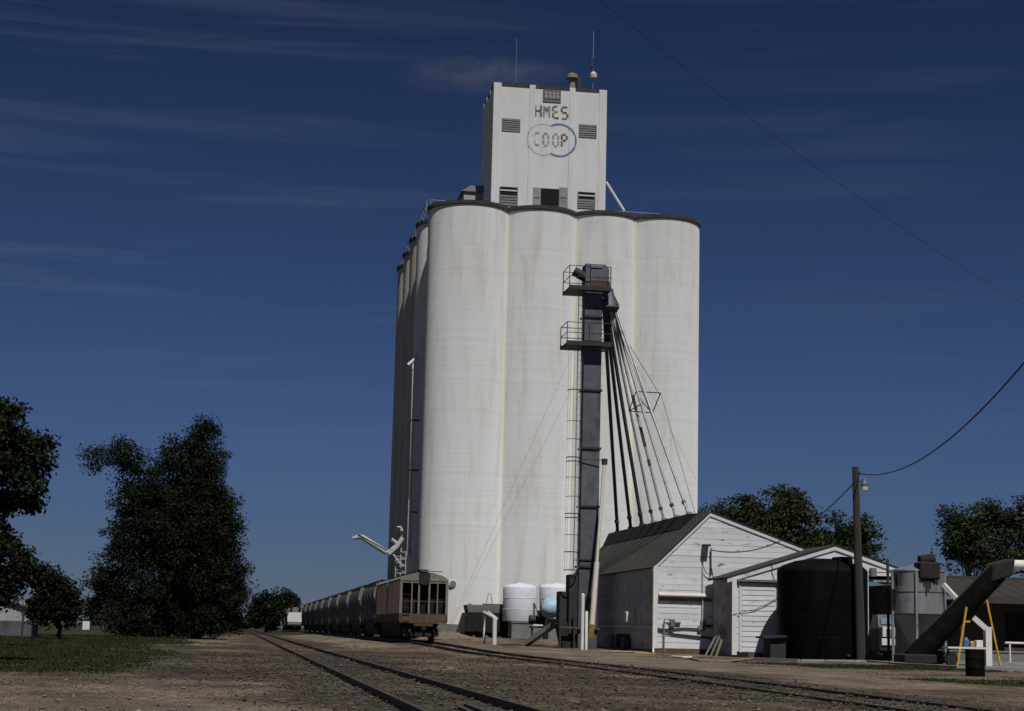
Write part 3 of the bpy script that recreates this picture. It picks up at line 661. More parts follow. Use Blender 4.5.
def far_car():
    L_ = 16.4
    r = thing('hopper_car', (0, 0, 0), 'dark grey round-sided covered hopper car coupled in the train', 'railcar', 'train of covered hopper cars')
    hs_ = [(-1.25, 1.25), (-1.44, 1.7), (-1.5, 2.4), (-1.5, 3.2), (-1.44, 3.7), (-1.25, 3.98), (-.7, 4.1)]; sec = hs_ + [(-x, z) for x, z in hs_[::-1]]
    MB().prism([(x, 1.6, z) for x, z in sec], (0, L_-3.2, 0)).build('body', M_CARG, r, smooth=True)
    for k in range(5):
        y = 1.5+(L_-3.2)*k/4
        MB().prism([(x*1.025, y, 1.25+(z-1.25)*1.012) for x, z in sec], (0, .16, 0)).build('rib', M_CARL if k in (0, 4) else M_CARG, r)
    for s in (-1, 1):
        MB().box(s*1.36-.06, s*1.36+.06, .05, L_-.05, 1.05, 1.3).build('side_sill', M_UNDER, r)
        MB().box(s*1.2-.05, s*1.2+.05, .1, L_-.1, 4.02, 4.22).build('roof_rail', M_CARL, r)
        for y in (.12, L_-.12, .8, L_-.8):
            MB().box(s*1.36-.06, s*1.36+.06, y-.07, y+.07, 1.2, 4.1).build('corner_post', M_CARL, r)
    for y0, y1 in ((.05, 1.6), (L_-1.6, L_-.05)): MB().box(-1.36, 1.36, y0, y1, 1.0, 1.2).build('end_platform', M_UNDER, r)
    for k in range(4): MB().box(-.42, .42, 2.2+k*3.1, 4.4+k*3.1, 4.18, 4.34).build('roof_hatch', M_CARL, r)
    wk = MB()
    for s in (-.75, .75): wk.box(s-.2, s+.2, .2, L_-.2, 4.36, 4.40)
    wk.build('roof_walk', M_CARL, r)
    truck(r, 2.0); truck(r, L_-2.0); hopper_bays(r, L_, 3); coupler(r, 0, -1); coupler(r, L_, 1)
    return r
zr = lambda y: gzs(trx(y), y)+.055+.11*sst(50, 110, y)
nc = near_car(); nc.location = (11.68, 112, zr(112))
fc = far_car(); y = 112+20.9
for i in range(9):
    o = fc if i == 0 else copy_tree(fc)
    if i: o['label'] = ORD[i]+' dark grey covered hopper car behind the tan car'
    o.location = (11.68, y, zr(y)); y += 17.2
fc['label'] = 'dark grey round-sided covered hopper coupled behind the tan car'
# distant cars with a white end
def white_car():
    r = copy_tree(fc)
    for ch in list(r.children):
        if ch.name.startswith('end_platform'): pass
    r['label'] = 'pale covered hopper car with a white end standing apart beyond the train'; r['group'] = 'distant railcars'; r['category'] = 'railcar'
    e_ = MB().prism([(x, -.12, z) for x, z in [(-1.45, 1.7), (-1.5, 2.6), (-1.2, 3.4), (1.2, 3.4), (1.5, 2.6), (1.45, 1.7)]], (0, .1, 0)).build('end_sheet', M_WHITE); e_.parent = r
    return r
wc = white_car(); wc.location = (10.4, 322, gz(10.4, 322)+.1)
w2 = copy_tree(fc); w2.location = (10.2, 339.4, gz(10.2, 339)+.1); tag(w2, 'grey hopper car coupled behind the white-ended one', 'railcar', 'distant railcars')

# ------------------------------------------------------------------ sheds
def lin(p, q):
    return lambda z: p[0]+(q[0]-p[0])*(z-p[1])/(q[1]-p[1])
def siding(parent, mapf, smin, smax, z0, z1, h, m, cuts=(), proud=.016, back=.005, xl=None, xr=None, openings=()):
    z = z0
    while z < z1-.03:
        zt = min(z+h, z1)
        sp_ = [(smin, smax)]
        for a0, a1, c0, c1 in openings:
            if z < c1-.02 and zt > c0+.02:
                sp_ = [r_ for s0, s1 in sp_ for r_ in ((s0, min(s1, a0)), (max(s0, a1), s1)) if r_[1]-r_[0] > .05]
        for s0, s1 in sp_:
            parts = [s0] + sorted(c for c in [s0+(s1-s0)*random.uniform(.25, .75)] if s1-s0 > 3.2) + [s1]
            for i in range(len(parts)-1):
                b0, b1 = parts[i]+(.004 if i else 0), parts[i+1]-(.004 if i < len(parts)-2 else 0)
                L0, L1, R0, R1 = b0, b0, b1, b1
                if xl: L0 = max(b0, xl(z)); L1 = max(b0, xl(zt))
                if xr: R0 = min(b1, xr(z)); R1 = min(b1, xr(zt))
                if R0-L0 < .05: continue
                if R1 < L1: R1 = L1 = (R1+L1)/2
                pr = proud+random.uniform(-.008, .008)
                MB().hexa([mapf(L0, z, pr), mapf(R0, z, pr), mapf(R0, z, 0), mapf(L0, z, 0), mapf(L1, zt+.02, back), mapf(R1, zt+.02, back), mapf(R1, zt+.02, 0), mapf(L1, zt+.02, 0)]).build('siding_board', m, parent)
        z = zt
def slab(mb, a_, b_, c_, d_, th):
    n = (V(b_)-V(a_)).cross(V(d_)-V(a_)).normalized()
    if n.z < 0: n = -n
    return mb.hexa([V(a_), V(b_), V(c_), V(d_), V(a_)+n*th, V(b_)+n*th, V(c_)+n*th, V(d_)+n*th])

# --- large gabled seed shed
SY = 97.0; SB = 122.5; SX = 23.2
pe = at(657, 565, SY); pk = at(710, 513, SY); pr_ = at(803, 549, SY)
EZ, KX, KZ = pe.z, pk.x, pk.z
slope_r = (pr_.z-KZ)/(pr_.x-KX); RX = KX+6.6; RZ = KZ+slope_r*6.6
BZ = at(657, 648, SY).z
SH = thing('white_shed', (SX, SY, 0), 'tall white clapboard shed with steep dark roof under the grain spouts', 'shed')
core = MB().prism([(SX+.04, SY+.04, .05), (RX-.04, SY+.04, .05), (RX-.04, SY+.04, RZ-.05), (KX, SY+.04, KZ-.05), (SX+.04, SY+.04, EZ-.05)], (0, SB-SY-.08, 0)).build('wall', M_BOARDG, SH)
xlf = lin((SX, EZ), (KX, KZ)); xrf = lin((KX, KZ), (RX, RZ))
siding(core, lambda s, z, d: (s, SY-d+.03, z), SX, RX, BZ, KZ-.03, .325, M_BOARD,
       xl=lambda z: xlf(z) if z > EZ else SX, xr=lambda z: xrf(z) if z > RZ else RX)
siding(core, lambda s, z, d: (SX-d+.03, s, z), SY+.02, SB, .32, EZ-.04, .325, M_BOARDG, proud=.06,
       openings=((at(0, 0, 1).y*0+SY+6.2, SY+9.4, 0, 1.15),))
MB().box(SX-.05, RX, SY-.06, SY+.03, -.15, BZ-.015).build('plinth', M_BRICK, SH)
MB().box(SX-.06, SX+.02, SY+.035, SB, -.15, .30).build('plinth', M_CONC2, SH)
ov = .28
rf = MB(); dL = V((KX-SX, 0, KZ-EZ)).normalized()
slab(rf, V((SX, SY-.05, EZ))-dL*ov, (KX+.02, SY-.05, KZ+.01), (KX+.02, SB+.15, KZ+.01), V((SX, SB+.15, EZ))-dL*ov, .09)
roofL = rf.build('roof', M_SHINGLE, SH)
rf = MB(); slab(rf, (KX+.02, SY-.05, KZ+.012), (RX+.3, SY-.05, RZ-.1), (RX+.3, SB+.15, RZ-.1), (KX+.02, SB+.15, KZ+.012), .09); rf.build('roof', M_SHINGLE, SH)
MB().prism([V((SX, SY-.042, EZ))-dL*ov+V((0, 0, -.01)), V((KX, SY-.042, KZ))+V((0, 0, -.01)), V((KX, SY-.042, KZ-.18)), V((SX, SY-.042, EZ))-dL*ov+V((0, 0, -.17))], (0, .045, 0)).build('rake_board', M_BOARD, SH)
MB().prism([(KX+.005, SY-.042, KZ-.01), (RX+.25, SY-.042, RZ-.11), (RX+.25, SY-.042, RZ-.27), (KX+.005, SY-.042, KZ-.18)], (0, .045, 0)).build('rake_board', M_BOARD, SH)
# black ridge monitor the spouts drop into
MB().prism([(KX-.95, SY+3.0, KZ-.75), (KX-.55, SY+3.0, KZ+.12), (KX+.5, SY+3.0, KZ+.22), (KX+.9, SY+3.0, KZ-.3)], (0, SB-SY-3.2, 0)).build('ridge_monitor', M_TARP, SH)
MB().box(SX-.09, SX+.10, SY-.11, SY-.04, BZ-.02, EZ-.02).build('corner_board', M_WHITE, SH)
ds = MB().tube([(SX-.13, SY-.1, EZ-.1), (SX-.13, SY-.1, .35), (SX-.17, SY-.3, .12)], .055, 8).build('downspout', M_WHITE, SH, smooth=True)
aw0 = at(658.5, 592, SY); aw1 = at(712.5, 597, SY)
MB().hexa([(aw0.x, SY-.28, aw1.z+.0), (aw1.x, SY-.28, aw1.z+.0), (aw1.x, SY-.06, aw1.z+.18), (aw0.x, SY-.06, aw1.z+.18), (aw0.x, SY-.28, aw1.z+.05), (aw1.x, SY-.28, aw1.z+.05), (aw1.x, SY-.06, aw0.z), (aw0.x, SY-.06, aw0.z)]).build('awning', M_PVC, SH)
ww0 = at(659, 597, SY); ww1 = at(712, 602, SY)
MB().box(ww0.x, ww1.x, SY-.055, SY-.012, ww1.z, ww0.z).build('awning_shadow', M_LOUVRE, SH)  # grey strip paints the shadow under the awning
# service mast, meters, conduits on the gable
def spx(pts, m, r, name, off=.12, par=SH): return MB().tube([V(at(x, y, SY-off)) for x, y in pts], r, 8).build(name, m, par, smooth=True)
spx([(711, 548), (711, 576)], M_STEEL, .035, 'service_mast'); spx([(703, 556), (703, 566), (706, 573), (711, 575)], M_STEEL, .022, 'drip_wire')
spx([(703, 567), (702.6, 628)], M_PVC, .028, 'conduit')
c = at(706.5, 545.5, SY-.3); MB().box(c.x-.2, c.x+.2, SY-.5, SY-.02, c.z-.05, c.z+.07).build('flood_light', M_STEEL, SH)
c = at(703, 556, SY); MB().lathe((c.x, SY-.15, c.z-.1), [(.05, 0), (.09, .1), (.03, .2)], 10).build('insulator', M_STEEL, SH)
c = at(702.6, 625.5, SY); eb = MB().box(c.x-.15, c.x+.15, SY-.06, SY-.03, c.z-.3, c.z+.3).build('electric_box', M_LOUVRE, SH, bevel=.02)
MB().box(c.x-.3, c.x+.1, SY-.16, SY-.04, c.z-.25, c.z-.05).build('breaker_box', M_LOUVRE, eb)
spx([(705, 625.6), (713, 625.9)], M_STEEL, .06, 'conduit')
spx([(664, 656), (664, 621), (665.5, 619), (668, 619), (670, 620.5)], M_LOUVRE, .04, 'gas_riser')
c = at(671.5, 623, SY); gm = MB().box(c.x-.13, c.x+.13, SY-.3, SY-.05, c.z-.22, c.z+.22).build('gas_meter', M_LOUVRE, SH, bevel=.03)
MB().tube([(c.x+.1, SY-.06, c.z), (c.x+.5, SY-.06, c.z+.02)], .07, 8).build('regulator', M_LOUVRE, gm)
spx([(654, 627.5), (664, 629.5), (685, 628), (700, 629)], M_STEEL, .035, 'cable', .05)
spx([(655, 629), (668, 633), (690, 635.5), (711, 637.6)], M_STEEL, .032, 'cable', .05); spx([(671, 634), (712, 639)], M_STEEL, .028, 'cable', .055)
# side wall fittings
def onw(x, y): return onx(x, y, SX-.1)
q0 = onw(598, 626.0); q1 = onw(653, 626.5)
MB().tube([q0, q1], .06, 8).build('side_pipe', M_PVC, SH)
c = onw(634, 617); MB().box(SX-.62, SX-.04, c.y-.25, c.y+.25, c.z-.3, c.z+.3).build('meter_box', M_WHITE, SH, bevel=.03)
c0 = onw(627, 652); c1 = onw(615, 633)
MB().box(SX-.03, SX+.035, c0.y, c1.y, .05, 1.12).build('doorway', M_DARK, SH)
MB().box(SX-.5, SX-.04, c0.y-.75, c0.y-.1, .1, .95).build('fan_housing', M_RUST, SH, bevel=.04)
MB().box(SX-.35, SX-.04, c1.y+.3, c1.y+1.7, .1, 1.05).build('side_cabinet', M_CONC2, SH, bevel=.03)

# --- smaller gabled shed in front
TY = 92.8; TXL = at(733, 600, TY).x
te = at(731, 577, TY); tk = at(835, 546.5, TY); TEZ, TKX, TKZ = te.z, tk.x, tk.z; TXR = TKX+(TKX-TXL)*.9; TRZ = TKZ-(TXR-TKX)*(TKZ-TEZ)/(TKX-TXL)
S2 = thing('low_white_shed', (TXL, TY, 0), 'low white clapboard shed with closed panel door behind the black tank', 'shed')
ox0 = at(868.5, 600, TY).x; ox1 = TXR-.5; oz = at(880, 576, TY).z
w2 = MB().box(TXL+.04, ox0-.02, TY+.04, SY-.05, 0, TEZ-.03)
w2.prism([(TXL+.04, TY+.04, TEZ-.03), (TXR-.04, TY+.04, TRZ-.03), (TKX, TY+.04, TKZ-.05)], (0, .12, 0))
w2.box(ox0, TXR-.04, TY+.04, TY+.16, oz+.02, TEZ-.035); w2.box(ox1, TXR-.04, TY+.04, SY+3, 0, TEZ-.036); w2.box(ox0, ox1, SY+2.9, SY+3.0, 0, TEZ-.04)
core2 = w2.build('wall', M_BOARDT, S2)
xl2 = lin((TXL, TEZ), (TKX, TKZ)); xr2 = lin((TKX, TKZ), (TXR, TRZ))
d0 = at(741, 583, TY); d1 = at(776, 583, TY)
siding(core2, lambda s, z, d: (s, TY-d+.03, z), TXL, TXR, .35, TKZ-.04, .32, M_BOARD, xl=lambda z: xl2(z) if z > TEZ else TXL, xr=lambda z: xr2(z) if z > TRZ else TXR,
       openings=((d0.x-.1, d1.x+.1, 0, d0.z+.1), (ox0-.3, ox1, 0, oz)))
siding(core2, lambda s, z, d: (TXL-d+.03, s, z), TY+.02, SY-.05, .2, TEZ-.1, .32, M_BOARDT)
dr = MB().box(d0.x, d1.x, TY-.005, TY+.035, .3, d0.z).build('panel_door', M_BOARD, S2)
nb_ = 13
for k in range(nb_):
    z0_ = .32+(d0.z-.4)*k/nb_; z1_ = .32+(d0.z-.4)*(k+1)/nb_-.012
    MB().hexa([(d0.x+.05, TY-.045, z0_), (d1.x-.05, TY-.045, z0_), (d1.x-.05, TY-.008, z0_), (d0.x+.05, TY-.008, z0_), (d0.x+.05, TY-.022, z1_), (d1.x-.05, TY-.022, z1_), (d1.x-.05, TY-.008, z1_), (d0.x+.05, TY-.008, z1_)]).build('door_board', M_BOARD, dr)
MB().box(d0.x-.25, d1.x+.1, TY-.2, TY-.02, d0.z+.08, d0.z+.2).build('door_track', M_LOUVRE, S2)
for x0, x1 in ((d0.x-.1, d0.x-.02), (d1.x+.02, d1.x+.3)): MB().box(x0, x1, TY-.06, TY-.005, .3, d0.z+.05).build('door_trim', M_WHITE, S2)
MB().box(TXL-.07, TXL+.2, TY-.085, TY-.01, .15, TEZ-.06).build('corner_board', M_WHITE, S2)
MB().box(ox0-.28, ox0-.02, TY-.08, TY+.02, 1.35, oz).build('door_post', M_BOARD, S2)
MB().box(ox0-.28, ox0-.02, TY-.075, TY+.02, 0, 1.34).build('post_base', M_CONC2, S2)
MB().box(ox0-.3, TXR, TY-.1, TY-.01, oz, oz+.16).build('lintel', M_WHITE, S2)
for k in range(3):
    xx = d0.x+.4+k*.75; MB().box(xx, xx+.65, TY-.06, TY-.03, .02, .28).build('step_block', M_BRICK, S2)
MB().box(TXL+.02, ox0, TY-.03, TY+.03, -.1, .3).build('plinth', M_DARK, S2)
dl = V((TKX-TXL, 0, TKZ-TEZ)).normalized(); dr2 = V((TXR-TKX, 0, TRZ-TKZ)).normalized()
rf = MB(); slab(rf, V((TXL, TY-.06, TEZ))-dl*.35, (TKX, TY-.06, TKZ+.01), (TKX, SY-.22, TKZ+.01), V((TXL, SY-.22, TEZ))-dl*.35, .1); rf.build('roof', M_SHINGLE, S2)
rf = MB(); slab(rf, (TKX, TY-.06, TKZ+.012), V((TXR, TY-.06, TRZ))+dr2*.35, V((TXR, SY+3.2, TRZ))+dr2*.35, (TKX, SY+3.2, TKZ+.012), .1); rf.build('roof', M_SHINGLE, S2)
for P_, Q_ in ((V((TXL, TY-.052, TEZ))-dl*.35, V((TKX-.004, TY-.052, TKZ))), (V((TKX+.004, TY-.052, TKZ)), V((TXR, TY-.052, TRZ))+dr2*.35)):
    MB().prism([P_+V((0, 0, -.01)), Q_+V((0, 0, -.01)), Q_+V((0, 0, -.2)), P_+V((0, 0, -.2))], (0, .05, 0)).build('rake_board', M_BOARD, S2)
c = at(871.5, 572, TY); MB().box(c.x-.15, c.x+.15, TY-.4, TY-.05, c.z-.25, c.z+.2).build('gable_light', M_LOUVRE, S2)
pw = [V(at(x, y, TY-.1)) for x, y in ((733, 615), (742, 612), (755, 609.5), (765, 605), (778, 597.5))]
MB().tube(pw, .018, 6).build('loose_cable', M_STEEL, S2)
# planks leaning at the junction of the two sheds
pg = 'boards leaning between the two sheds'
for i, (x0, x1, y0, y1) in enumerate(((717, 725, 656, 634), (720, 727.5, 656.5, 637), (723, 730, 657, 639))):
    a0 = V(onz(x0, y0, .02)); a0 = V((TXL-1.1+i*.22, TY+1.6-i*.3, .03)); b0_ = V((TXL-.10, TY+1.9-i*.3, 1.75-i*.2))
    o = MB().bar(a0, b0_, .14, .04).build('plank', M_HOSE if i != 1 else M_TIMBER, origin=a0); tag(o, ('brown plank leaning furthest from the low shed door', 'grey plank leaning between two brown ones in the shed corner', 'brown plank leaning closest to the low shed front')[i], 'plank', pg)

# ------------------------------------------------------------------ bucket elevator leg with distributor and spouts
LY = 108.0
LG = thing('bucket_elevator', (at(583.5, 648, LY).x, LY, 0), 'tall grey steel bucket elevator leg with caged ladder and platforms', 'bucket elevator')
lb = at(585.6, 648, LY); lt = at(592.6, 284, LY)
def laxis(z): return lb.x+(lt.x-lb.x)*(z-lb.z)/(lt.z-lb.z)
def lzy(py, px=590): return at(px, py, LY).z
HWL = 8.8/1750*112
zs = [0.05] + [lzy(p) for p in (567, 507, 449, 391, 346, 318)] + [lzy(286)]
for i in range(len(zs)-1):
    z0, z1 = zs[i], zs[i+1]; x0, x1 = laxis(z0), laxis(z1); k = 1.06 if i == 0 else 1.0
    h = HWL*k
    sct = MB().hexa([(x0-h, LY-.5, z0+.04), (x0+h, LY-.5, z0+.04), (x0+h, LY+.5, z0+.04), (x0-h, LY+.5, z0+.04), (x1-h, LY-.5, z1-.04), (x1+h, LY-.5, z1-.04), (x1+h, LY+.5, z1-.04), (x1-h, LY+.5, z1-.04)]).build('casing_section', M_LEG, LG)
    MB().box(x1-h-.09, x1+h+.09, LY-.59, LY+.59, z1-.06, z1+.06).build('flange', M_STEEL, sct)
    if i == 0: MB().box(x1-h-.06, x1+h+.06, LY-.57, LY+.57, z1+.38, z1+.46).build('flange', M_STEEL, sct)
# head
hx0 = at(583.5, 290, LY).x; hx1 = at(607, 290, LY).x; hz0, hz1 = lzy(291), lzy(265.5)
hd = MB().prism([(hx0, LY-.6, hz0), (hx1, LY-.6, hz0), (hx1, LY-.6, hz1-.3), (hx1-.25, LY-.6, hz1), (hx0, LY-.6, hz1)], (0, 1.2, 0)).build('head_housing', M_LEG, LG, bevel=.03)
MB().box(hx0+.3, hx1+.05, LY-.66, LY-.605, hz0+.1, hz0+.55).build('rust_panel', M_RUST, hd)
MB().box(hx0+.35, hx1-.45, LY-.66, LY-.605, hz1-.25, hz1-.1).build('vent_panel', M_GALV, hd)
mo = MB().tube([V(at(574, 271, LY-.3)), V(at(585, 277.5, LY-.3))], .3, 14).build('drive_motor', M_STEEL, LG, smooth=True)
def platform(px0, px1, py, yt, back=True):
    x0, x1 = at(px0, py, LY).x, at(px1, py, LY).x; z = lzy(py); zt = lzy(yt)
    pl = MB().box(x0, x1, LY-1.2, LY-.61, z-.14, z).box(x0, x1, LY+.61, LY+1.1, z-.14, z).box(x0, laxis(z)-HWL-.1, LY-.61, LY+.61, z-.14, z).build('platform', M_STEEL, LG)
    ra = MB()
    xs_ = [x0+.04, (x0+x1)/2, x1-.04]
    for yy in (LY-1.16, LY+1.06):
        for x in xs_: ra.tube([(x, yy, z), (x, yy, zt)], .03, 6)
        for zz in (zt, (z+zt)/2): ra.tube([(x0+.04, yy, zz), (x1-.04, yy, zz)], .026, 6)
        ra.box(x0, x1, yy-.02, yy+.02, z+.01, z+.14)
    for zz in (zt, (z+zt)/2): ra.tube([(x0+.04, LY-1.16, zz), (x0+.04, LY+1.06, zz)], .026, 6)
    ra.build('railing', M_STEEL, pl); return pl
platform(565.5, 607.5, 291.5, 270); platform(563, 608, 346.5, 326)
# caged ladder
lx = lambda z: laxis(z)-HWL-.3
ld = MB(); ztop = lzy(290); zbot = lzy(571)
for s in (-.2, .2): ld.tube([(lx(zbot)+s*.6, LY-.55+.0, zbot), (lx(ztop)+s*.6, LY-.55, ztop)], .028, 6)
nr = 46
for k in range(nr):
    z = zbot+(ztop-zbot)*k/nr; ld.tube([(lx(z)-.12, LY-.55, z), (lx(z)+.12, LY-.55, z)], .014, 5)
ld.build('ladder', M_GALV, LG)
zc1 = lzy(350)
for k, py in enumerate((352, 392, 423, 441, 459, 463, 479, 498, 515, 519, 536, 553, 571)):
    z = lzy(py); thick = .035 if py in (392, 459, 463, 515, 519, 553, 571) else .02; cx = lx(z)-.28
    MB().tube([(cx+.42*cos(t_), LY-.55-.42*sin(t_)*.95, z) for t_ in np.linspace(-.2, pi+.2, 9)], thick, 5).build('cage_hoop', M_STEEL, LG)
for t_ in (0.15, .7, 1.25, 1.85, 2.4, 2.95):
    MB().tube([(lx(z)-.28+.42*cos(t_), LY-.55-.42*sin(t_)*.95, z) for z in (zbot, zc1)], .011, 5).build('cage_bar', M_PIPEL, LG)
# boot and machinery around base
MB().box(at(560, 600, LY).x, at(573, 600, LY).x, LY+.1, LY+1.3, 1.2, lzy(592)).build('boot_housing', M_STEEL, LG, bevel=.04)
MB().box(at(568, 600, LY).x, at(577.6, 600, LY).x, LY-.3, LY+.9, 1.0, lzy(575)).build('belt_housing', M_STEEL, LG, bevel=.04)
MB().hexa([(at(563, 640, LY).x, LY-.2, 0), (at(577, 640, LY).x, LY-.2, 0), (at(577, 640, LY).x, LY+1, 0), (at(563, 640, LY).x, LY+1, 0), (at(557, 620, LY).x, LY-.2, 1.7), (at(577, 620, LY).x, LY-.2, 1.7), (at(577, 620, LY).x, LY+1, 1.7), (at(557, 620, LY).x, LY+1, 1.7)]).build('boot_hopper', M_UNDER, LG, bevel=.04)
for px_ in (560, 574):
    MB().bar(at(px_, 652, LY-.6), at(px_, 612, LY-.6), .1).build('boot_leg', M_STEEL, LG)
MB().bar(at(559, 627, LY-.62), at(600, 629, LY-.62), .12).build('boot_brace', M_RUST, LG)
# distributor
dc = V(at(609, 303, LY)); dc.y = LY-.1
DS = MB().lathe((dc.x, dc.y, dc.z), [(.5, -.55), (.66, -.35), (.62, -.1), (.3, .55), (.24, .9)], 18).build('distributor', M_LEG, LG, smooth=True)
MB().lathe((dc.x, dc.y, dc.z-.6), [(.46, 0), (.56, .12), (.58, .3)], 18).build('distributor_skirt', M_RUST, DS, smooth=True)
MB().tube([(hx1-.35, LY, hz0+.1), (dc.x, dc.y, dc.z+.85)], .26, 10).build('discharge_chute', M_STEEL, LG, smooth=True)
# spouts: each a pipe from distributor to the ridge
ends = [(617.7, 536), (631, 532), (642.4, 528.8), (653.6, 526), (664.4, 523.6), (676.4, 520.6), (689.2, 517.8)]
spg = 'grain spouts fanning down to the shed roof'
for i, (px, py) in enumerate(ends):
    e_ = V(onx(px, py, KX-.15)); st = dc+V((-.35+.13*i, .12*(i % 3)-.1, -.5)); dark = i < 3
    r_ = thing('grain_spout', (e_.x, e_.y, e_.z), ORD[i if dark else i-3]+(' thick dark' if dark else ' thin pale') + ' grain spout onto the shed ridge, counted from the leg', 'pipe', spg)
    r0 = .12 if dark else .085
    MB().tube([st, st.lerp(e_, .5)+V((0, 0, -.05)), e_+V((0, 0, .1))], r0, 10).build('pipe', M_PIPED if dark else M_PIPEL, r_, smooth=True)
    for f in (.93,):
        c = st.lerp(e_, f); dd = (e_-st).normalized()*.09
        MB().tube([c-dd, c+dd], r0+.045, 10).build('coupling', M_STEEL if i % 2 else M_PIPED, r_, smooth=True)
    MB().tube([e_+V((0, 0, .35)), e_+V((0, 0, -.3))], r0+.1, 10).build('roof_boot', M_PIPED if dark else M_PIPEL, r_, smooth=True)
    if i == 4:
        for f0, f1 in ((.40, .47), (.55, .64), (.7, .73)): MB().tube([st.lerp(e_, f0)+V((0, 0, -.04)), st.lerp(e_, f1)+V((0, 0, -.04))], r0+.018, 10).build('rust_band', M_RUST, r_, smooth=True)
# spreader truss on the spouts, guy wires
TR = thing('spout_truss', V(at(655, 400, 107)), 'small triangular steel truss bracing the grain spouts', 'truss')
tp = [V(at(636, 391.5, 107.4)), V(at(660.5, 393, 106)), V(at(652.5, 413, 106.5)), V(at(629, 411, 107.6)), V(at(643, 403, 107))]
for i, j in ((0, 1), (1, 2), (0, 4), (4, 3), (0, 3), (3, 2), (4, 2)): MB().tube([tp[i], tp[j]], .035, 6).build('strut', M_STEEL, TR)
def wire(p, q, r, label, sag=.0, n=14, cat='cable', m=M_STEEL, group=None, name='cable'):
    p = V(p); q = V(q); P = [p.lerp(q, k/n)+V((0, 0, -4*sag*(k/n)*(1-k/n))) for k in range(n+1)]
    mb = MB(); o0 = p; mb.tube(P, r, 5); o = mb.build(name, m, origin=o0); tag(o, label, cat, group); return o
gw = 'guy wires of the bucket elevator leg'
top = V((laxis(lzy(330)), LY, lzy(330)))
wire(top+V((-HWL, 0, 0)), (9.0+5, 120, .6), .006, 'upper thin guy wire running from the leg platform to the ground by the train', group=gw, name='guy_wire')
wire(top+V((-HWL, 0, -2.5)), (14.5, 124, .6), .006, 'lower thin guy wire running from the leg casing to the ground by the train', group=gw, name='guy_wire')
wire(top+V((1.2, 0, 1.0)), (36, 119, 3.5), .006, 'thin guy wire from the spout head past the silo to the right', group=None, name='guy_wire')
wire(V(at(613, 315, LY)), V(at(680, 490, 104)), .02, 'thin stay cable beside the outermost grain spout', name='stay_cable')
wire(V(at(613, 318, LY)), V(at(660, 395, 106)), .02, 'short stay cable from distributor to the spout truss', name='stay_cable')
wire(tp[1], V(at(697, 520, 104)), .015, 'thin stay cable from spout truss to the shed ridge', name='stay_cable')
# leaning cream pipe with rusty lower end
LP = thing('leaning_pipe', V(at(591, 637, 105.5)), 'long cream pipe leaning against the leg with an orange rusty end', 'pipe')
P0, P1, P2 = V(at(590.5, 638, 105.5)), V(at(592, 626, 105.5)), V(at(604.5, 462, 107.2))
MB().tube([P1, P1.lerp(P2, .38)], .17, 12).build('pipe', M_PVC, LP, smooth=True); MB().tube([P1.lerp(P2, .36), P2], .10, 10).build('upper_pipe', M_PVC, LP, smooth=True)
MB().tube([P0, P1+V((0, 0, .1))], .18, 12).build('rusty_end', M_RUSTO, LP, smooth=True)
MB().box(P2.x-.16, P2.x+.16, 107.05, 107.35, P2.z-.16, P2.z+.2).build('lamp_box', M_STEEL, LP); MB().tube([P2+V((-1.6, .2, .12)), P2+V((0, 0, .12))], .03, 6).build('bracket', M_STEEL, LP)

# ------------------------------------------------------------------ white poly tanks, blue blower, machinery at the elevator foot
tgp = 'white plastic tanks at the foot of the elevator'
def polytank(px0, px1, pyt, pyb, Y, label):
    p = at(px0, pyb, Y); q = at(px1, pyb, Y); t_ = at((px0+px1)/2, pyt, Y); r = (q.x-p.x)/2; cx = (p.x+q.x)/2; H = t_.z-p.z; zb = p.z
    root = thing('plastic_tank', (cx, Y, gz(cx, Y)), label, 'tank')
    MB().lathe((cx, Y, zb), [(r*.98, 0), (r, .06), (r, H*.86), (r*.97, H*.9), (r*.6, H*.98), (r*.25, H)], 40).build('shell', M_POLYW, root, smooth=True)
    MB().lathe((cx-r*.1, Y, zb+H-.02), [(r*.24, 0), (r*.24, .1), (r*.05, .12)], 20).build('lid', M_POLYW, root, smooth=True)
    for k in (0.3, .6): MB().lathe((cx, Y, zb+H*k), [(r+.002, 0), (r+.02, .03), (r+.002, .06)], 40, cap=False).build('band', M_POLYW, root, smooth=True)
    zg = gz(cx, Y)-.2
    pd = MB().box(cx-r*.62, cx+r*.62, Y-r*.95, Y+r*.9, zg, zb-.03).build('pedestal', M_CONC2, root, bevel=.03)
    MB().box(cx-r*.66, cx+r*.66, Y-r*.99, Y+r*.93, zb-.14, zb-.01).build('pallet', M_TIMBER, root)
    return root
polytank(502.5, 537.5, 583.5, 621, 141, 'white plastic tank on a concrete block beside the parked trailer')
polytank(539, 574, 583.5, 622, 142.5, 'white plastic tank partly hidden behind the blue tank and leg')
rp = MB().tube([V(at(538, 618, 139)), V(at(538.2, 586, 139)), V(at(540, 584.6, 139)), V(at(543, 584.8, 139))], .1, 8).build('vent_pipe', M_WHITE, origin=at(538, 618, 139), smooth=True); tag(rp, 'thin white pipe with hooked top standing between two plastic tanks', 'pipe')
c = V(at(551.5, 608, 125)); bt = thing('blue_tank', c+V((0, 0, -1.2)), 'pale blue rounded tank lying beside the leg', 'tank')
MB().tube([c+V((-.75, -.1, .02)), c+V((-.6, -.1, .01)), c+V((-.35, 0, 0)), c+V((.15, 0, 0)), c+V((.5, .1, -.05)), c+V((.62, .1, -.1))], [.25, .55, .72, .74, .5, .2], 24).build('shell', M_BLUE, bt, smooth=True)
for s in (-.3, .35): MB().bar(c+V((s, 0, -.55)), c+V((s*1.3, 0, -1.2)), .12).build('leg', M_BLUE, bt)
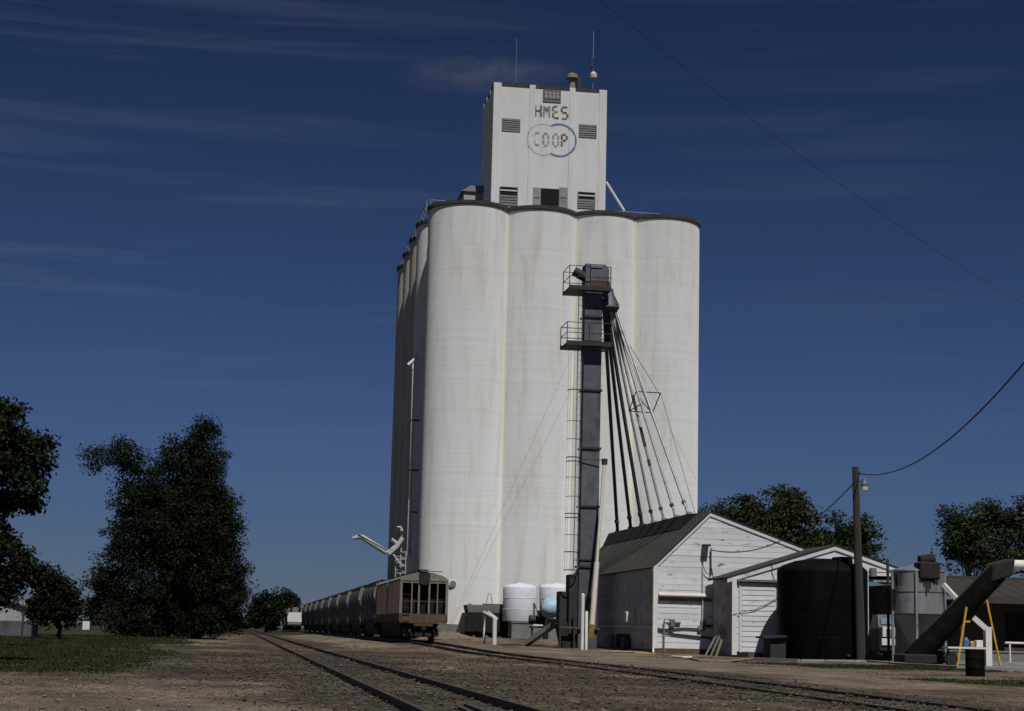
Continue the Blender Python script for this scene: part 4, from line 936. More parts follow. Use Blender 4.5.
# dark machinery with ochre motor
c = V(at(540, 621, 126)); mc = thing('drive_unit', c+V((0, 0, -1)), 'dark drive unit with ochre motor under the blue tank', 'machine')
MB().tube([c+V((-.8, 0, .1)), c+V((.4, 0, .05))], .32, 14).build('gearbox', M_STEEL, mc, smooth=True)
MB().tube([c+V((.45, -.05, -.02)), c+V((1.25, -.05, -.05))], .24, 14).build('motor', M_OCHRE, mc, smooth=True)
MB().box(c.x-.7, c.x+1.6, 125.6, 126.5, c.z-.5, c.z-.36).build('frame', M_STEEL, mc)
for s in (-.6, 1.4): MB().box(c.x+s-.07, c.x+s+.07, 125.7, 125.85, gz(c.x, 126)-.1, c.z-.4).build('leg', M_STEEL, mc)
MB().hexa([(c.x-.2, 125.3, c.z+.1), (c.x+.1, 125.3, c.z+.1), (c.x+.1, 125.7, c.z+.1), (c.x-.2, 125.7, c.z+.1), (c.x-.3, 125.2, c.z+.75), (c.x+.0, 125.2, c.z+.75), (c.x+.0, 125.6, c.z+.75), (c.x-.3, 125.6, c.z+.75)]).build('chute', M_STEEL, mc)
# grey slanted conveyor
A1 = V(at(524, 645, 112)); A1.z = .18; A2 = V(at(572, 613.5, 109.5)); cv = thing('slanted_conveyor', A1, 'grey steel conveyor trough slanting up from the pit to the leg', 'conveyor')
MB().bar(A1, A2, .5, .14).build('trough', M_GALV, cv)
for s in (-.26, .26):
    off = (A2-A1).cross(V((0, 0, 1))).normalized()*s; MB().bar(A1+off+V((0, 0, .1)), A2+off+V((0, 0, .1)), .05, .28).build('side_rail', M_TIMBER, cv)
pc = A1.lerp(A2, .72); MB().tube([pc+V((0, -.35, .1)), pc+V((0, .35, .1))], .22, 12).build('pulley', M_OCHRE, cv, smooth=True)
pl_ = A1.lerp(A2, .8); MB().bar((pl_.x, pl_.y, .05), pl_, .1).build('leg', M_STEEL, cv)
# intake pit grate
pt = V(onz(514, 645, .1)); 
py0 = 116.0; px0 = at(500, 640, py0).x; px1 = at(522, 640, py0).x
gt = thing('pit_grate', ((px0+px1)/2, py0, .1), 'dark steel grate over the grain intake pit', 'grate')
fr = MB().box(px0, px1, py0-1.6, py0-1.45, -.1, .26).box(px0, px1, py0+1.45, py0+1.6, -.1, .26).box(px0, px0+.12, py0-1.45, py0+1.45, -.1, .26).box(px1-.12, px1, py0-1.45, py0+1.45, -.1, .26).build('frame', M_STEEL, gt)
for k in range(7): MB().box(px0+.15+(px1-px0-.4)*k/6, px0+.2+(px1-px0-.4)*k/6, py0-1.44, py0+1.44, .12, .235).build('bar', M_STEEL, gt)
# white bent pipe barrier and white posts
bx = thing('pipe_barrier', V(at(490, 642, 118)), 'white bent pipe barrier beside the intake pit', 'barrier')
a0 = V(at(484.3, 640, 124)); a1 = V(at(484.0, 612.5, 124)); b1 = V(at(494.8, 618.5, 117)); b0_ = V(at(494.4, 643, 117))
MB().tube([V((a0.x, a0.y, gz(a0.x, a0.y)-.1)), a1], .085, 10).build('post', M_WHITE, bx, smooth=True)
MB().tube([V((b0_.x, b0_.y, gz(b0_.x, b0_.y)-.1)), b1], .15, 10).build('post', M_WHITE, bx, smooth=True)
MB().tube([a1, b1], .11, 10).build('top_rail', M_WHITE, bx, smooth=True); MB().tube([a1+V((.35, .3, .05)), b1+V((.2, .3, .0))], .07, 10).build('top_rail', M_WHITE, bx, smooth=True)
wp = 'white posts standing in front of the leg'
for px, pyt, r, lab in ((582.2, 594.5, .105, 'taller white bollard post in front of the leg'), (586.2, 612, .085, 'shorter white bollard post in front of the leg')):
    Yb = 101.5; c = at(px, 640, Yb); tpz = at(px, pyt, Yb).z
    o = MB().lathe((c.x, Yb, -.1), [(r, 0), (r, tpz+.1), (r*.5, tpz+.16)], 14).build('bollard', M_WHITE, origin=(c.x, Yb, 0), smooth=True); tag(o, lab, 'bollard')
# parked trailer in front of first silo: grey box over dark wheels
ty = 143.0; tx0 = at(462, 620, ty).x; tx1 = at(514, 620, ty).x; tz = gz(18, ty)
tl = thing('parked_trailer', (tx0, ty, tz), 'low grey grain trailer with dark wheels parked against the first silo', 'trailer')
zt = at(480, 605, ty).z; zm = at(480, 613, ty).z
MB().hexa([(tx0+.35, ty-1.1, zm), (tx1, ty-1.1, zm), (tx1, ty+1.1, zm), (tx0+.35, ty+1.1, zm), (tx0+.2, ty-1.2, zt), (tx1, ty-1.2, zt), (tx1, ty+1.2, zt), (tx0+.2, ty+1.2, zt)]).build('box_body', M_BLOCK, tl, bevel=.04)
MB().box(tx0+.6, tx0+1.5, ty-1.0, ty+.8, zt+.003, zt+.09).build('top_highlight', M_WHITE, tl); MB().box(tx0+1.6, tx1-.05, ty-1.15, ty+1.1, zt+.004, zt+.1).build('cover', M_LEG, tl)  # small white patch paints a highlight on the trailer top
MB().box(tx0+.1, tx1-.1, ty-.9, ty+.9, zm-.25, zm-.01).build('chassis', M_UNDER, tl)
MB().hexa([(tx0-.35, ty-1.05, tz+.35), (tx0+.9, ty-1.05, tz+.35), (tx0+.9, ty+1.0, tz+.35), (tx0-.35, ty+1.0, tz+.35), (tx0+.1, ty-1.05, zm-.03), (tx0+.8, ty-1.05, zm-.03), (tx0+.8, ty+1.0, zm-.03), (tx0+.1, ty+1.0, zm-.03)]).build('front_apron', M_UNDER, tl)
for k, xx in enumerate((.45, 1.5, 2.6, 3.6)):
    for s in (-1.0, .8):
        w_ = MB().tube([(tx0+xx, ty+s-.14, tz+.52), (tx0+xx, ty+s+.14, tz+.52)], .52, 20).build('wheel', M_UNDER, tl, smooth=True)
        MB().tube([(tx0+xx, ty+s-.16, tz+.52), (tx0+xx, ty+s-.142, tz+.52)], .2, 12).build('hub', M_STEEL, w_)
for k in range(7):
    xa = tx0+.2+k*.62; dn = random.uniform(.3, .75)
    MB().hexa([(xa-.12, ty-1.42, tz+dn), (xa+.72, ty-1.40, tz+dn*.8), (xa+.66, ty-1.25, tz+dn*.8), (xa-.05, ty-1.25, tz+dn), (xa+.03, ty-1.28, zm+.02), (xa+.64, ty-1.28, zm+.02), (xa+.64, ty-1.2, zm+.02), (xa+.03, ty-1.2, zm+.02)]).build('tarp_fold', M_DARK, tl, bevel=.06)
hitch = MB(); 
for dx in (0, .55): hitch.tube([(tx0+2.1+dx*.3, ty-.2, zt+1.0), (tx0+1.9+dx, ty-.2, zt)], .025, 6)
hitch.build('hoist_bail', M_RUST, tl)
# spilled grain heap beside the train
hp = MB(); hc = V((16.2, 137.5, gz(16.2, 137.5)-.1))
n_ = 22; vs = []; fs = []
for j in range(6):
    for k in range(n_):
        t_ = 2*pi*k/n_; rr = (1-j/5.0)*(1+.18*sin(3*t_+1)+.1*sin(7*t_)); vs.append((hc.x+rr*2.3*cos(t_), hc.y+rr*2.2*sin(t_), hc.z+.62*(1-(1-j/5.0)**1.4)*(1+.05*sin(5*t_))))
for j in range(5):
    for k in range(n_): fs.append((j*n_+k, j*n_+(k+1) % n_, (j+1)*n_+(k+1) % n_, (j+1)*n_+k))
hp.add(vs, fs); o = hp.build('grain_heap', M_SAND, origin=hc, smooth=True); tag(o, 'tan heap of spilled grain and dirt between train and trailer', 'heap')

sg = MB(); sc_ = V((22.0, 98.0, gz(22, 98)))
sg.add([(22+1.0*cos(2*pi*k/20)*(1+.2*sin(3*k)), 98+5.5*sin(2*pi*k/20)*(1+.1*cos(5*k)), gz(22, 98)-.03) for k in range(20)] + [(22+.5*cos(2*pi*k/20), 98+3.5*sin(2*pi*k/20), gz(22, 98)+.05+.02*sin(4*k)) for k in range(20)], [(k, (k+1) % 20, 20+(k+1) % 20, 20+k) for k in range(20)] + [tuple(range(20, 40))])
o = sg.build('spilled_grain', M_RUSTO, origin=sc_, smooth=True); tag(o, 'low orange-brown spill of grain along the shaded shed wall', 'heap')
# ------------------------------------------------------------------ black tank, pole, bin, auger and yard things on the right
BY = 89.6; bl = at(779, 640, BY).x; br = at(865.5, 640, BY).x; BR = (br-bl)/2; BX = (bl+br)/2; zt = at(823, 568.0, BY-BR).z; zc = at(823, 558.5, BY).z
BTK = thing('black_tank', (BX, BY, 0), 'huge black plastic storage tank beside the utility pole', 'tank')
MB().lathe((BX, BY, .06), [(BR*.985, 0), (BR, .08), (BR*1.0, zt-.3), (BR*1.003, zt-.22), (BR*.985, zt-.06), (BR*.9, zt+.12), (BR*.6, zc-.22), (BR*.3, zc-.1), (BR*.0+.05, zc-.06)], 64).build('shell', M_BLACK, BTK, smooth=True)
for k in (2, 4, 6): MB().lathe((BX, BY, .06+k*(zt-.4)/8), [(BR-.002, 0), (BR+.005, .06), (BR-.002, .12)], 64, cap=False).build('moulded_band', M_BLACK, BTK, smooth=True)
lc = at(842, 560, BY-.8)
MB().lathe((lc.x, BY-.8, zc-.45), [(.55, 0), (.55, .4), (.5, .5), (.1, .54)], 28).build('fill_lid', M_BLACK, BTK, smooth=True)
vx = at(848, 650, BY-BR)
MB().tube([(vx.x, BY-BR*.86, .3), (vx.x, BY-BR*.86-.5, .3)], .07, 8).build('valve', M_STEEL, BTK)
# grey cabinet against the tank
cb = thing('pump_cabinet', (at(772, 655, 87.2).x, 87.2, 0), 'low grey cabinet with overhanging lid beside the black tank', 'cabinet')
c0 = at(767.5, 655, 87.2).x; c1 = at(783, 655, 87.2).x; cz = at(770, 636.5, 87.2).z
MB().box(c0, c1, 86.7, 87.9, 0, cz-.1).build('cabinet_body', M_LEGD, cb, bevel=.02); MB().hexa([(c0-.38, 86.5, cz-.10), (c1, 86.5, cz-.02), (c1, 88.0, cz-.02), (c0-.38, 88.0, cz-.10), (c0-.38, 86.5, cz), (c1, 86.5, cz+.08), (c1, 88.0, cz+.08), (c0-.38, 88.0, cz)]).build('cabinet_lid', M_STEEL, cb)
# concrete apron kerb and hoses
kb = MB(); 
P = [V(onz(x, y, .03)) for x, y in ((748, 658.6), (800, 660.8), (868, 661.5), (905, 664.5), (960, 667.5))]
for i in range(4): kb.bar(P[i], P[i+1], .3, .14)
o = kb.build('concrete_kerb', mat('pale_concrete', (.34, .31, .27), (.26, .24, .21), 2, .95), origin=P[0]); tag(o, 'pale concrete kerb along the apron before the black tank', 'kerb', kind='structure')
for i, (pts, lab) in enumerate((([(600, 654), (612, 652.5), (622, 655.5), (634, 656), (640, 654)], 'tan hose lying at the foot of the shaded shed wall'), ([(690, 658.5), (700, 660.2), (730, 661), (752, 659.5)], 'pale hose stretched along the ground before the low shed'), ([(672, 657.0), (683, 657.6), (692, 657.8)], 'short white pipe lying below the gable wall'))):
    P = [V(onz(x, y, .05)) for x, y in pts]
    if i == 0: P = [V(at(x, y, 94.5)) for x, y in pts]
    for v_ in P: v_.z = gz(v_.x, v_.y)+.05
    o = MB().tube(P, .05, 8).build('hose', M_HOSE if i < 2 else M_WHITE, origin=P[0], smooth=True); tag(o, lab, 'hose')
# utility pole with lamp
PY = 87.0; pb_ = at(861.2, 661, PY); pt_ = at(855.3, 467, PY)
PO = thing('utility_pole', (pb_.x, PY, 0), 'leaning wooden utility pole with a yard lamp beside the black tank', 'utility pole')
MB().tube([(pb_.x, PY, -.3), (pb_.x*.5+pt_.x*.5, PY, pt_.z*.5), (pt_.x, PY, pt_.z)], [.25, .21, .165], 14).build('pole', M_POLE, PO, smooth=True)
lc = V(at(864.3, 486, PY-.2))
lm = MB().tube([(pt_.x+.1, PY, lc.z+.2), (lc.x, PY-.2, lc.z+.28)], .03, 6).build('lamp_arm', M_STEEL, PO)
MB().lathe((lc.x, PY-.2, lc.z), [(.19, -.02), (.2, .12), (.1, .25), (.08, .38)], 16).build('lamp_head', M_LEG, lm, smooth=True)
MB().lathe((lc.x, PY-.2, lc.z-.28), [(.08, 0), (.17, .06), (.185, .25)], 16).build('lamp_glass', M_GLASS, lm, smooth=True)
ic = V(at(859, 473, PY)); MB().lathe((ic.x, PY, ic.z-.12), [(.05, 0), (.08, .1), (.04, .22)], 10).build('insulator', M_STEEL, PO)
# service wires
wp0 = V(at(859, 473, PY)); wp1 = V(at(1060, 318, 42))
wire(wp0, wp1, .028, 'sagging black service cable from the utility pole up to the right', sag=1.35, n=24)
wire(V(at(853, 484, PY)), V(at(711, 550, SY-.2)), .03, 'black service cable from the utility pole to the white gable', sag=1.25, n=24)
wire(V(at(560, -32, 24)), V(at(1075, 330, 50)), .0045, 'thin overhead line crossing high over the elevator yard', sag=.45, n=24)
# hopper bin
HYB = 84.0; hx0b = at(893, 600, HYB).x; hx1b = at(943, 600, HYB).x; HR = (hx1b-hx0b)/2; HXB = (hx0b+hx1b)/2
z1 = at(918, 570, HYB-HR).z; z2 = at(918, 614, HYB-HR).z; z3 = .7
HB_ = thing('hopper_bin', (HXB, HYB, 0), 'round galvanised hopper-bottom bin on legs beside the low shed', 'grain bin')
cyl = MB().lathe((HXB, HYB, 0), [(HR, z2), (HR, z1)], 48).build('bin_shell', M_GALV, HB_, smooth=True)
MB().lathe((HXB, HYB, 0), [(HR+.002, (z1+z2)/2-.03), (HR+.02, (z1+z2)/2), (HR+.002, (z1+z2)/2+.03)], 48, cap=False).build('seam', M_STEEL, cyl, smooth=True)
MB().lathe((HXB, HYB, 0), [(HR+.002, z2-.04), (HR+.03, z2), (HR+.002, z2+.04)], 48, cap=False).build('seam', M_STEEL, cyl, smooth=True)
MB().lathe((HXB, HYB, 0), [(.25, z3), (HR*.62, (z3+z2)*.5), (HR*.99, z2-.01)], 40).build('hopper_cone', M_CONEG, HB_, smooth=True)
MB().lathe((HXB, HYB, 0), [(HR+.04, z1-.03), (HR+.03, z1+.03), (.35, z1+.3)], 40).build('bin_roof', M_GALV, HB_, smooth=True)
for an in (-115, -4, 60, 120, 184):
    a_ = radians(an); x = HXB+(HR+.06)*cos(a_); y = HYB+(HR+.06)*sin(a_)
    MB().box(x-.06, x+.06, y-.05, y+.05, 0, z1-.02).build('leg', M_GALV, HB_)
mt_ = at(926, 562, HYB-HR*.6)
md = MB().box(mt_.x-.55, mt_.x+.5, HYB-HR-.12, HYB-.5, z1-.45, z1+.42).build('fill_motor', M_UNDER, HB_, bevel=.08)
MB().tube([(mt_.x-.35, HYB-.8, z1+.5), (mt_.x+.4, HYB-.8, z1+.62)], .25, 12).build('motor_drum', M_UNDER, md, smooth=True)
sx_ = at(927, 580, HYB-HR).x
for k in range(9):
    u_ = -.42+k*.105; dn = (.35, .55, .8, 1.25, 1.05, .9, .6, .7, .3)[k]; xx = sx_+u_
    f_ = lambda x: HYB-sqrt(max(.01, (HR+.022)**2-(x-HXB)**2))
    MB().prism([(xx, f_(xx), z1-.03), (xx+.105, f_(xx+.105), z1-.03), (xx+.09, f_(xx+.09), z1-dn), (xx+.02, f_(xx+.02), z1-dn)], (0, .015, 0)).build('tar_drip', M_UNDER, HB_)
lb_ = at(895.5, 580, HYB-.4); MB().box(lb_.x-.1, lb_.x+.12, HYB-.9, HYB-.6, lb_.z-.3, lb_.z+.3).build('gauge_box', M_UNDER, HB_)
# thin black mast in front of the opening
ms = at(888.8, 660, 85.5); o = MB().bar((ms.x, 85.5, -.1), (at(887.6, 559, 85.5).x, 85.5, at(887.6, 559, 85.5).z), .12).build('steel_post', M_STEEL, origin=(ms.x, 85.5, 0), bevel=.01); tag(o, 'thin black steel post beside the galvanised bin', 'post')
# little utility vehicle with white front parked in the opening
vy = 91.2; vx0 = at(879, 640, vy).x; vx1 = at(897, 640, vy).x
UV = thing('utility_cart', (vx0, vy, 0), 'small dark utility cart with white front panels in the shed opening', 'vehicle')
zz = lambda p: at(886, p, vy).z
MB().box(vx0, vx1, vy-.1, vy+1.9, zz(652), zz(627)).build('body', M_UNDER, UV, bevel=.08)
MB().box(vx0+.15, vx1-.05, vy-.16, vy-.11, zz(637), zz(627)).build('grille_panel', M_WHITE, UV, bevel=.02)
MB().box(vx0+.35, vx0+.75, vy-.19, vy-.165, zz(635.5), zz(629)).build('badge_plate', M_CONC2, UV)
MB().box(vx0+.1, vx1-.1, vy-.17, vy-.11, zz(645.5), zz(638.5)).build('bumper', M_WHITE, UV, bevel=.02)
MB().prism([(vx0+.05, vy+.2, zz(627)), (vx0+.12, vy+.5, zz(614.5)), (vx0+.12, vy+1.2, zz(614.5)), (vx0+.05, vy+1.5, zz(627))], (vx1-vx0-.12, 0, 0)).build('cab', M_LOUVRE, UV)
MB().box(vx0+.2, vx1-.2, vy+.22, vy+.3, zz(624), zz(618)).build('windscreen', mat('pane', (.25, .32, .40), (.2, .27, .35), 2, .2, spec=.6), UV)
for s in (vx0+.1, vx1-.1):
    for dy in (.3, 1.6): MB().tube([(s-.1, vy+dy, .32), (s+.1, vy+dy, .32)], .32, 16).build('wheel', M_UNDER, UV, smooth=True)
# auger conveyor
AY = 80.5; A0 = V(at(917, 657, AY)); A0.z = max(A0.z, .45); A9 = V(at(997, 573, AY)); dd = (A9-A0).normalized()
AU = thing('auger_conveyor', (A0.x, AY, 0), 'big dark tubular auger slanting up to the right on yellow legs', 'conveyor')
MB().tube([A0-dd*.3, A9], [.52, .50], 20).build('auger_tube', M_AUGER, AU, smooth=True)
up_ = V((0, -1, 0)).cross(dd).normalized()
MB().bar(A0+dd*1.0-up_*-.5+V((0, 0, 0)), A9+up_*.5, .10, .08).build('top_rail', M_STEEL, AU)
MB().hexa([A9+V((-.55, -.55, -.5)), A9+V((.6, -.55, -.1)), A9+V((.6, .55, -.1)), A9+V((-.55, .55, -.5)), A9+V((-.3, -.6, .45)), A9+V((.7, -.6, .72)), A9+V((.7, .6, .72)), A9+V((-.3, .6, .45))]).build('head_hood', M_UNDER, AU, bevel=.08)
MB().tube([A9+V((.5, 0, .42)), A9+V((3.4, -.1, .40))], .24, 16).build('discharge_pipe', M_WHITE, AU, smooth=True)
MB().box(A0.x-.9, A0.x+.7, AY-.75, AY+.75, .05, .5).build('intake_hopper', M_UNDER, AU, bevel=.06)
for (x0, y0, x1, y1, dy) in ((966.5, 607, 957.5, 667.5, -.7), (986.5, 600, 1000.5, 667.5, -.7)):
    p = V(at(x0, y0, AY+dy)); q = V(at(x1, y1, AY+dy)); q.z = .02
    MB().tube([p, q], .055, 8).build('leg', M_YEL, AU, smooth=True)
p = V(at(964, 621.5, AY-.7)); q = V(at(970, 621.5, AY-.7)); MB().bar(p, q, .08).build('leg_brace', M_YEL, AU)
for s in (-.7, .7): MB().tube([(at(944.5, 660, AY).x, AY+s-.12, .34), (at(944.5, 660, AY).x, AY+s+.12, .34)], .33, 18).build('wheel', M_UNDER, AU, smooth=True)
# white spout pipe with post
WP = thing('white_spout', V(at(989, 667, 79)), 'white square downspout bent onto an upright post beside the auger', 'pipe')
MB().bar(V(at(943.5, 584.5, 83)), V(at(961.5, 604, 82.2)), .2, .2).build('upper_chute', M_WHITE, WP)
MB().bar(V(at(973.5, 617.5, 79.2)), V(at(987.5, 630, 79)), .3, .24).build('lower_chute', M_WHITE, WP); b_ = at(987.6, 666, 79)
MB().box(at(984.6, 640, 79).x, at(990.6, 640, 79).x, 78.85, 79.15, 0, at(988, 627, 79).z).build('post', M_WHITE, WP)
# work bench with bits
wb = thing('work_bench', V(at(965, 660, 80)), 'low work bench with white top behind the black drum', 'bench')
p = at(945.5, 646.5, 78.3); q = at(984, 649, 78.3)
MB().box(p.x, q.x, 78.0, 78.7, p.z-.08, p.z).build('bench_top', M_WHITE, wb)
for x in (p.x+.1, q.x-.1): MB().box(x-.04, x+.04, 78.2, 78.3, 0, p.z-.085).build('leg', M_STEEL, wb)
bp = at(966.5, 640, 78.3); o = MB().lathe((bp.x, 78.35, p.z+.004), [(.13, 0), (.15, .3), (.08, .36), (.06, .45)], 14).build('jug', M_BLUEP, origin=(bp.x, 78.35, p.z), smooth=True); tag(o, 'blue plastic jug standing on the work bench', 'jug')
bp = at(972.5, 640, 78.3); o = MB().lathe((bp.x, 78.35, p.z+.004), [(.1, 0), (.12, .2), (.04, .28)], 14).build('can', M_OCHRE, origin=(bp.x, 78.35, p.z), smooth=True); tag(o, 'small ochre can standing on the work bench', 'can')
bp = at(979, 640, 78.3); o = MB().box(bp.x-.16, bp.x+.16, 78.2, 78.5, p.z+.004, p.z+.32).build('white_box', M_WHITE, origin=(bp.x, 78.35, p.z), bevel=.02); tag(o, 'small white box standing on the work bench', 'box')
# black drum
dY = 55.0; dx = at(975, 660, dY).x; dzt = at(975, 649.5, dY).z; dr_ = (at(984, 660, dY).x-at(966, 660, dY).x)/2
DR = thing('black_drum', (dx, dY, 0), 'black steel drum standing alone on the grass verge', 'drum')
MB().lathe((dx, dY, gz(dx, dY)-.02), [(dr_*.97, 0), (dr_, .03), (dr_, .3), (dr_*1.03, .32), (dr_, .34), (dr_, .6), (dr_*1.03, .62), (dr_, .64), (dr_, dzt-.02), (dr_*1.02, dzt)], 28, cap=True).build('barrel', M_BLACK, DR, smooth=True)
MB().lathe((dx, dY, gz(dx, dY)+dzt-.05), [(dr_*.93, 0), (dr_*.93, .045)], 28).build('drum_lid', M_UNDER, DR)
# junk between tank and bin
jx = at(873, 655, 87).x
o = MB().box(jx-.3, jx+.5, 86.9, 87.5, 0, .38).build('wooden_crate', M_BRICK, origin=(jx, 87, 0), bevel=.03); tag(o, 'low brown crate between the pole and the bin', 'crate')
# brown metal building on the right
QY = 112.0; qx0 = at(944, 620, QY).x; qx1 = qx0+26; qe = at(985, 598.5, QY-2.4).z; qr = at(985, 580, QY+2.5).z
BB = thing('brown_building', (qx0, QY, 0), 'long low brown metal building with deep porch roof behind the auger', 'building')
MB().box(qx0, qx1, QY, QY+10, 0, qe-.05).build('wall', M_BROWNW, BB)
mbr = MB(); slab(mbr, (qx0-.4, QY-2.4, qe), (qx1, QY-2.4, qe), (qx1, QY+4, qr), (qx0-.4, QY+4, qr), .12); rfB = mbr.build('roof', M_METROOF, BB)
for k in range(26):
    x = qx0-.3+k*1.0; mb2 = MB(); slab(mb2, (x, QY-2.41, qe+.125), (x+.06, QY-2.41, qe+.125), (x+.06, QY+4, qr+.125), (x, QY+4, qr+.125), .015); mb2.build('roof_seam', M_METROOF, rfB)
MB().box(qx0-.4, qx1, QY+3.9, QY+4.2, qr-.3, qr+.28).build('ridge_cap', M_METROOF, BB)
MB().box(qx0-.42, qx1, QY-2.5, QY-2.405, qe-.3, qe+.13).build('fascia', M_BROWNW, BB)
for k in range(5): MB().box(qx0+.2+k*6, qx0+.45+k*6, QY-2.3, QY-2.05, 0, qe-.02).build('porch_post', M_BROWNW, BB)
dq0 = at(1005, 620, QY).x; dq1 = at(1050, 620, QY).x
MB().box(dq0, dq1, QY-.06, QY-.01, .9, at(1010, 613, QY).z).build('window', M_DARK, BB)
MB().box(dq0-.1, dq1, QY-.08, QY-.01, .35, .85).build('sill_panel', M_TAN, BB)
# low grey block wall and pipe rail in front of it
LWY = 102.0; lx0 = at(946, 650, LWY).x
BWL = thing('block_wall', (lx0, LWY, 0), 'low grey concrete dock wall in front of the brown building', 'wall')
MB().box(lx0, lx0+24, LWY, LWY+2.5, -.1, .55).build('wall', M_BLOCK, BWL)
MB().box(lx0-.05, lx0+24, LWY-.05, LWY+2.55, .56, .64).build('coping', M_CONC2, BWL)
ry = 99.0; rx0 = at(1005, 645, ry).x; rzt = at(1012, 643, ry).z
RLT = thing('pipe_rail', (rx0, ry, 0), 'low white pipe rail before the brown building', 'railing')
MB().tube([(rx0, ry, rzt), (rx0+9, ry, rzt)], .07, 10).build('rail', M_WHITE, RLT, smooth=True)
for k in range(4): MB().tube([(rx0+.3+k*2.8, ry, -.1), (rx0+.3+k*2.8, ry, rzt)], .06, 8).build('post', M_WHITE, RLT)
# left: pale metal building behind the trees
LBY = 120.0; l0 = at(-60, 630, LBY).x; l1 = at(31, 630, LBY).x; lze = at(20, 608, LBY).z; lzr = at(-12, 594, LBY).z
LBB = at(15, 621, LBY).z
LBD = thing('metal_building', (l1, LBY, 0), 'pale ribbed metal building half hidden by the trees', 'building')
MB().prism([(l0, LBY, LBB), (l1, LBY, LBB), (l1, LBY, lze), ((l0+l1)/2, LBY, lzr), (l0, LBY, lze)], (0, 4, 0)).build('wall', M_TINW, LBD)
MB().box(l0-.02, l1+.02, LBY-.04, LBY+4, -.1, LBB-.01).build('base_wall', M_LEG, LBD)
for k in range(22):
    x = l0+.2+k*(l1-l0-.3)/22; MB().box(x, x+.07, LBY-.035, LBY-.002, LBB+.02, lze-.05).build('wall_rib', M_TINW, LBD)
mb3 = MB(); slab(mb3, (l1+.4, LBY-.3, lze-.15), ((l0+l1)/2, LBY-.3, lzr+.02), ((l0+l1)/2, LBY+4.3, lzr+.02), (l1+.4, LBY+4.3, lze-.15), .1); mb3.build('roof', M_GALV, LBD)
# far little white house left of the track
fy = 260.0; fx0 = at(83, 618, fy).x; fx1 = at(90, 618, fy).x
FH = thing('white_house', (fx0, fy, 0), 'tiny far white house between the left trees', 'house')
MB().box(fx0, fx1, fy, fy+4, 0, at(85, 619, fy).z).build('wall', M_WHITE, FH)
MB().prism([(fx0-.2, fy-.2, at(85, 619, fy).z+.01), (fx1+.2, fy-.2, at(85, 619, fy).z+.01), ((fx0+fx1)/2, fy-.2, at(85, 614, fy).z)], (0, 4.4, 0)).build('roof', M_TINW, FH)
# post at the metal building
c = at(22, 634, 100); o = MB().tube([(c.x, 100, -.1), (c.x, 100, at(22, 611, 100).z)], .06, 8).build('fence_post', M_POLE, origin=(c.x, 100, 0)); tag(o, 'thin dark post in front of the pale metal building', 'post')

# ------------------------------------------------------------------ trees
def tree(label, base, lobes, n_clump, per, leaf, m, trunk_r, group=None, bark=M_BARK, name='tree', trunk_to=None, clump_r=.9, shell=.45):
    """lobes: list of (centre, radii); leaves sit in clumps spread through the lobes"""
    bx_, by_ = base[0], base[1]; bz_ = gz(bx_, by_)-.1
    root = thing(name, (bx_, by_, bz_), label, 'tree', group); O = np.array([bx_, by_, bz_])
    vol = np.array([r[0]*r[1]*r[2] for c_, r in lobes])**.75; cnt = np.maximum(2, (vol/vol.sum()*n_clump)).astype(int)
    cl = []
    for (c_, r), k in zip(lobes, cnt):
        d = np.random.normal(size=(k, 3)); d /= np.linalg.norm(d, axis=1)[:, None]; u_ = np.random.uniform(0, 1, k)**shell
        cl.append(np.array(c_)+d*u_[:, None]*np.array(r))
    cl = np.concatenate(cl); cl[:, 2] = np.maximum(cl[:, 2], bz_+.5); K = len(cl)
    cs = clump_r*np.random.uniform(.55, 1.25, K)
    idx = np.repeat(np.arange(K), per); n = len(idx)
    d = np.random.normal(size=(n, 3)); d /= np.linalg.norm(d, axis=1)[:, None]; u_ = np.random.uniform(0, 1, n)**.5
    pos = cl[idx]+d*(u_*cs[idx])[:, None]*np.array([1.1, 1.1, .75]); pos[:, 2] = np.maximum(pos[:, 2], bz_+.15)
    a_ = np.random.normal(size=(n, 3)); a_[:, 2] *= .7; a_ /= np.linalg.norm(a_, axis=1)[:, None]
    b_ = np.random.normal(size=(n, 3)); b_ -= (b_*a_).sum(1)[:, None]*a_; b_ /= np.linalg.norm(b_, axis=1)[:, None]
    s = leaf*np.random.uniform(.6, 1.3, n)[:, None]
    q = np.stack([pos-a_*s, pos+b_*s*.45, pos+a_*s, pos-b_*s*.45], 1).reshape(-1, 3)-O
    cr_ = raw_mesh('crown', q, None, m, 4); cr_.parent = root
    top = np.array(trunk_to if trunk_to else lobes[0][0]); mb = MB()
    p0 = O; p1 = O+(top-O)*.35+np.array([.2, .1, 0]); p2 = O+(top-O)*.7+np.array([-.2, .1, 0])
    mb.tube([p0, O+(p1-O)*.15, p1, p2, top], [trunk_r*1.35, trunk_r, trunk_r*.8, trunk_r*.5, trunk_r*.12], 10)
    tk_ = mb.build('trunk', bark, root, smooth=True)
    lm_ = MB(); far_ = cl[np.random.choice(K, min(K, 16), replace=False)]
    for c_ in far_:
        f = random.uniform(.22, .7); st = O+(top-O)*f; md = (st+c_)/2+np.array([0, 0, .35])
        lm_.tube([st, md, c_], [trunk_r*.38*(1-f*.5), trunk_r*.22, trunk_r*.06], 6)
    lm_.build('limbs', bark, root, smooth=True)
    return root
def lb(px, py, Y, rx, ry, rz):   # lobe from pixel centre and pixel radii; depth radius like the width
    c_ = at(px, py, Y); k = (c_-CAM).dot(CF)/FPX
    return (tuple(c_), (rx*k, max(rx, rz)*k*.85, rz*k))
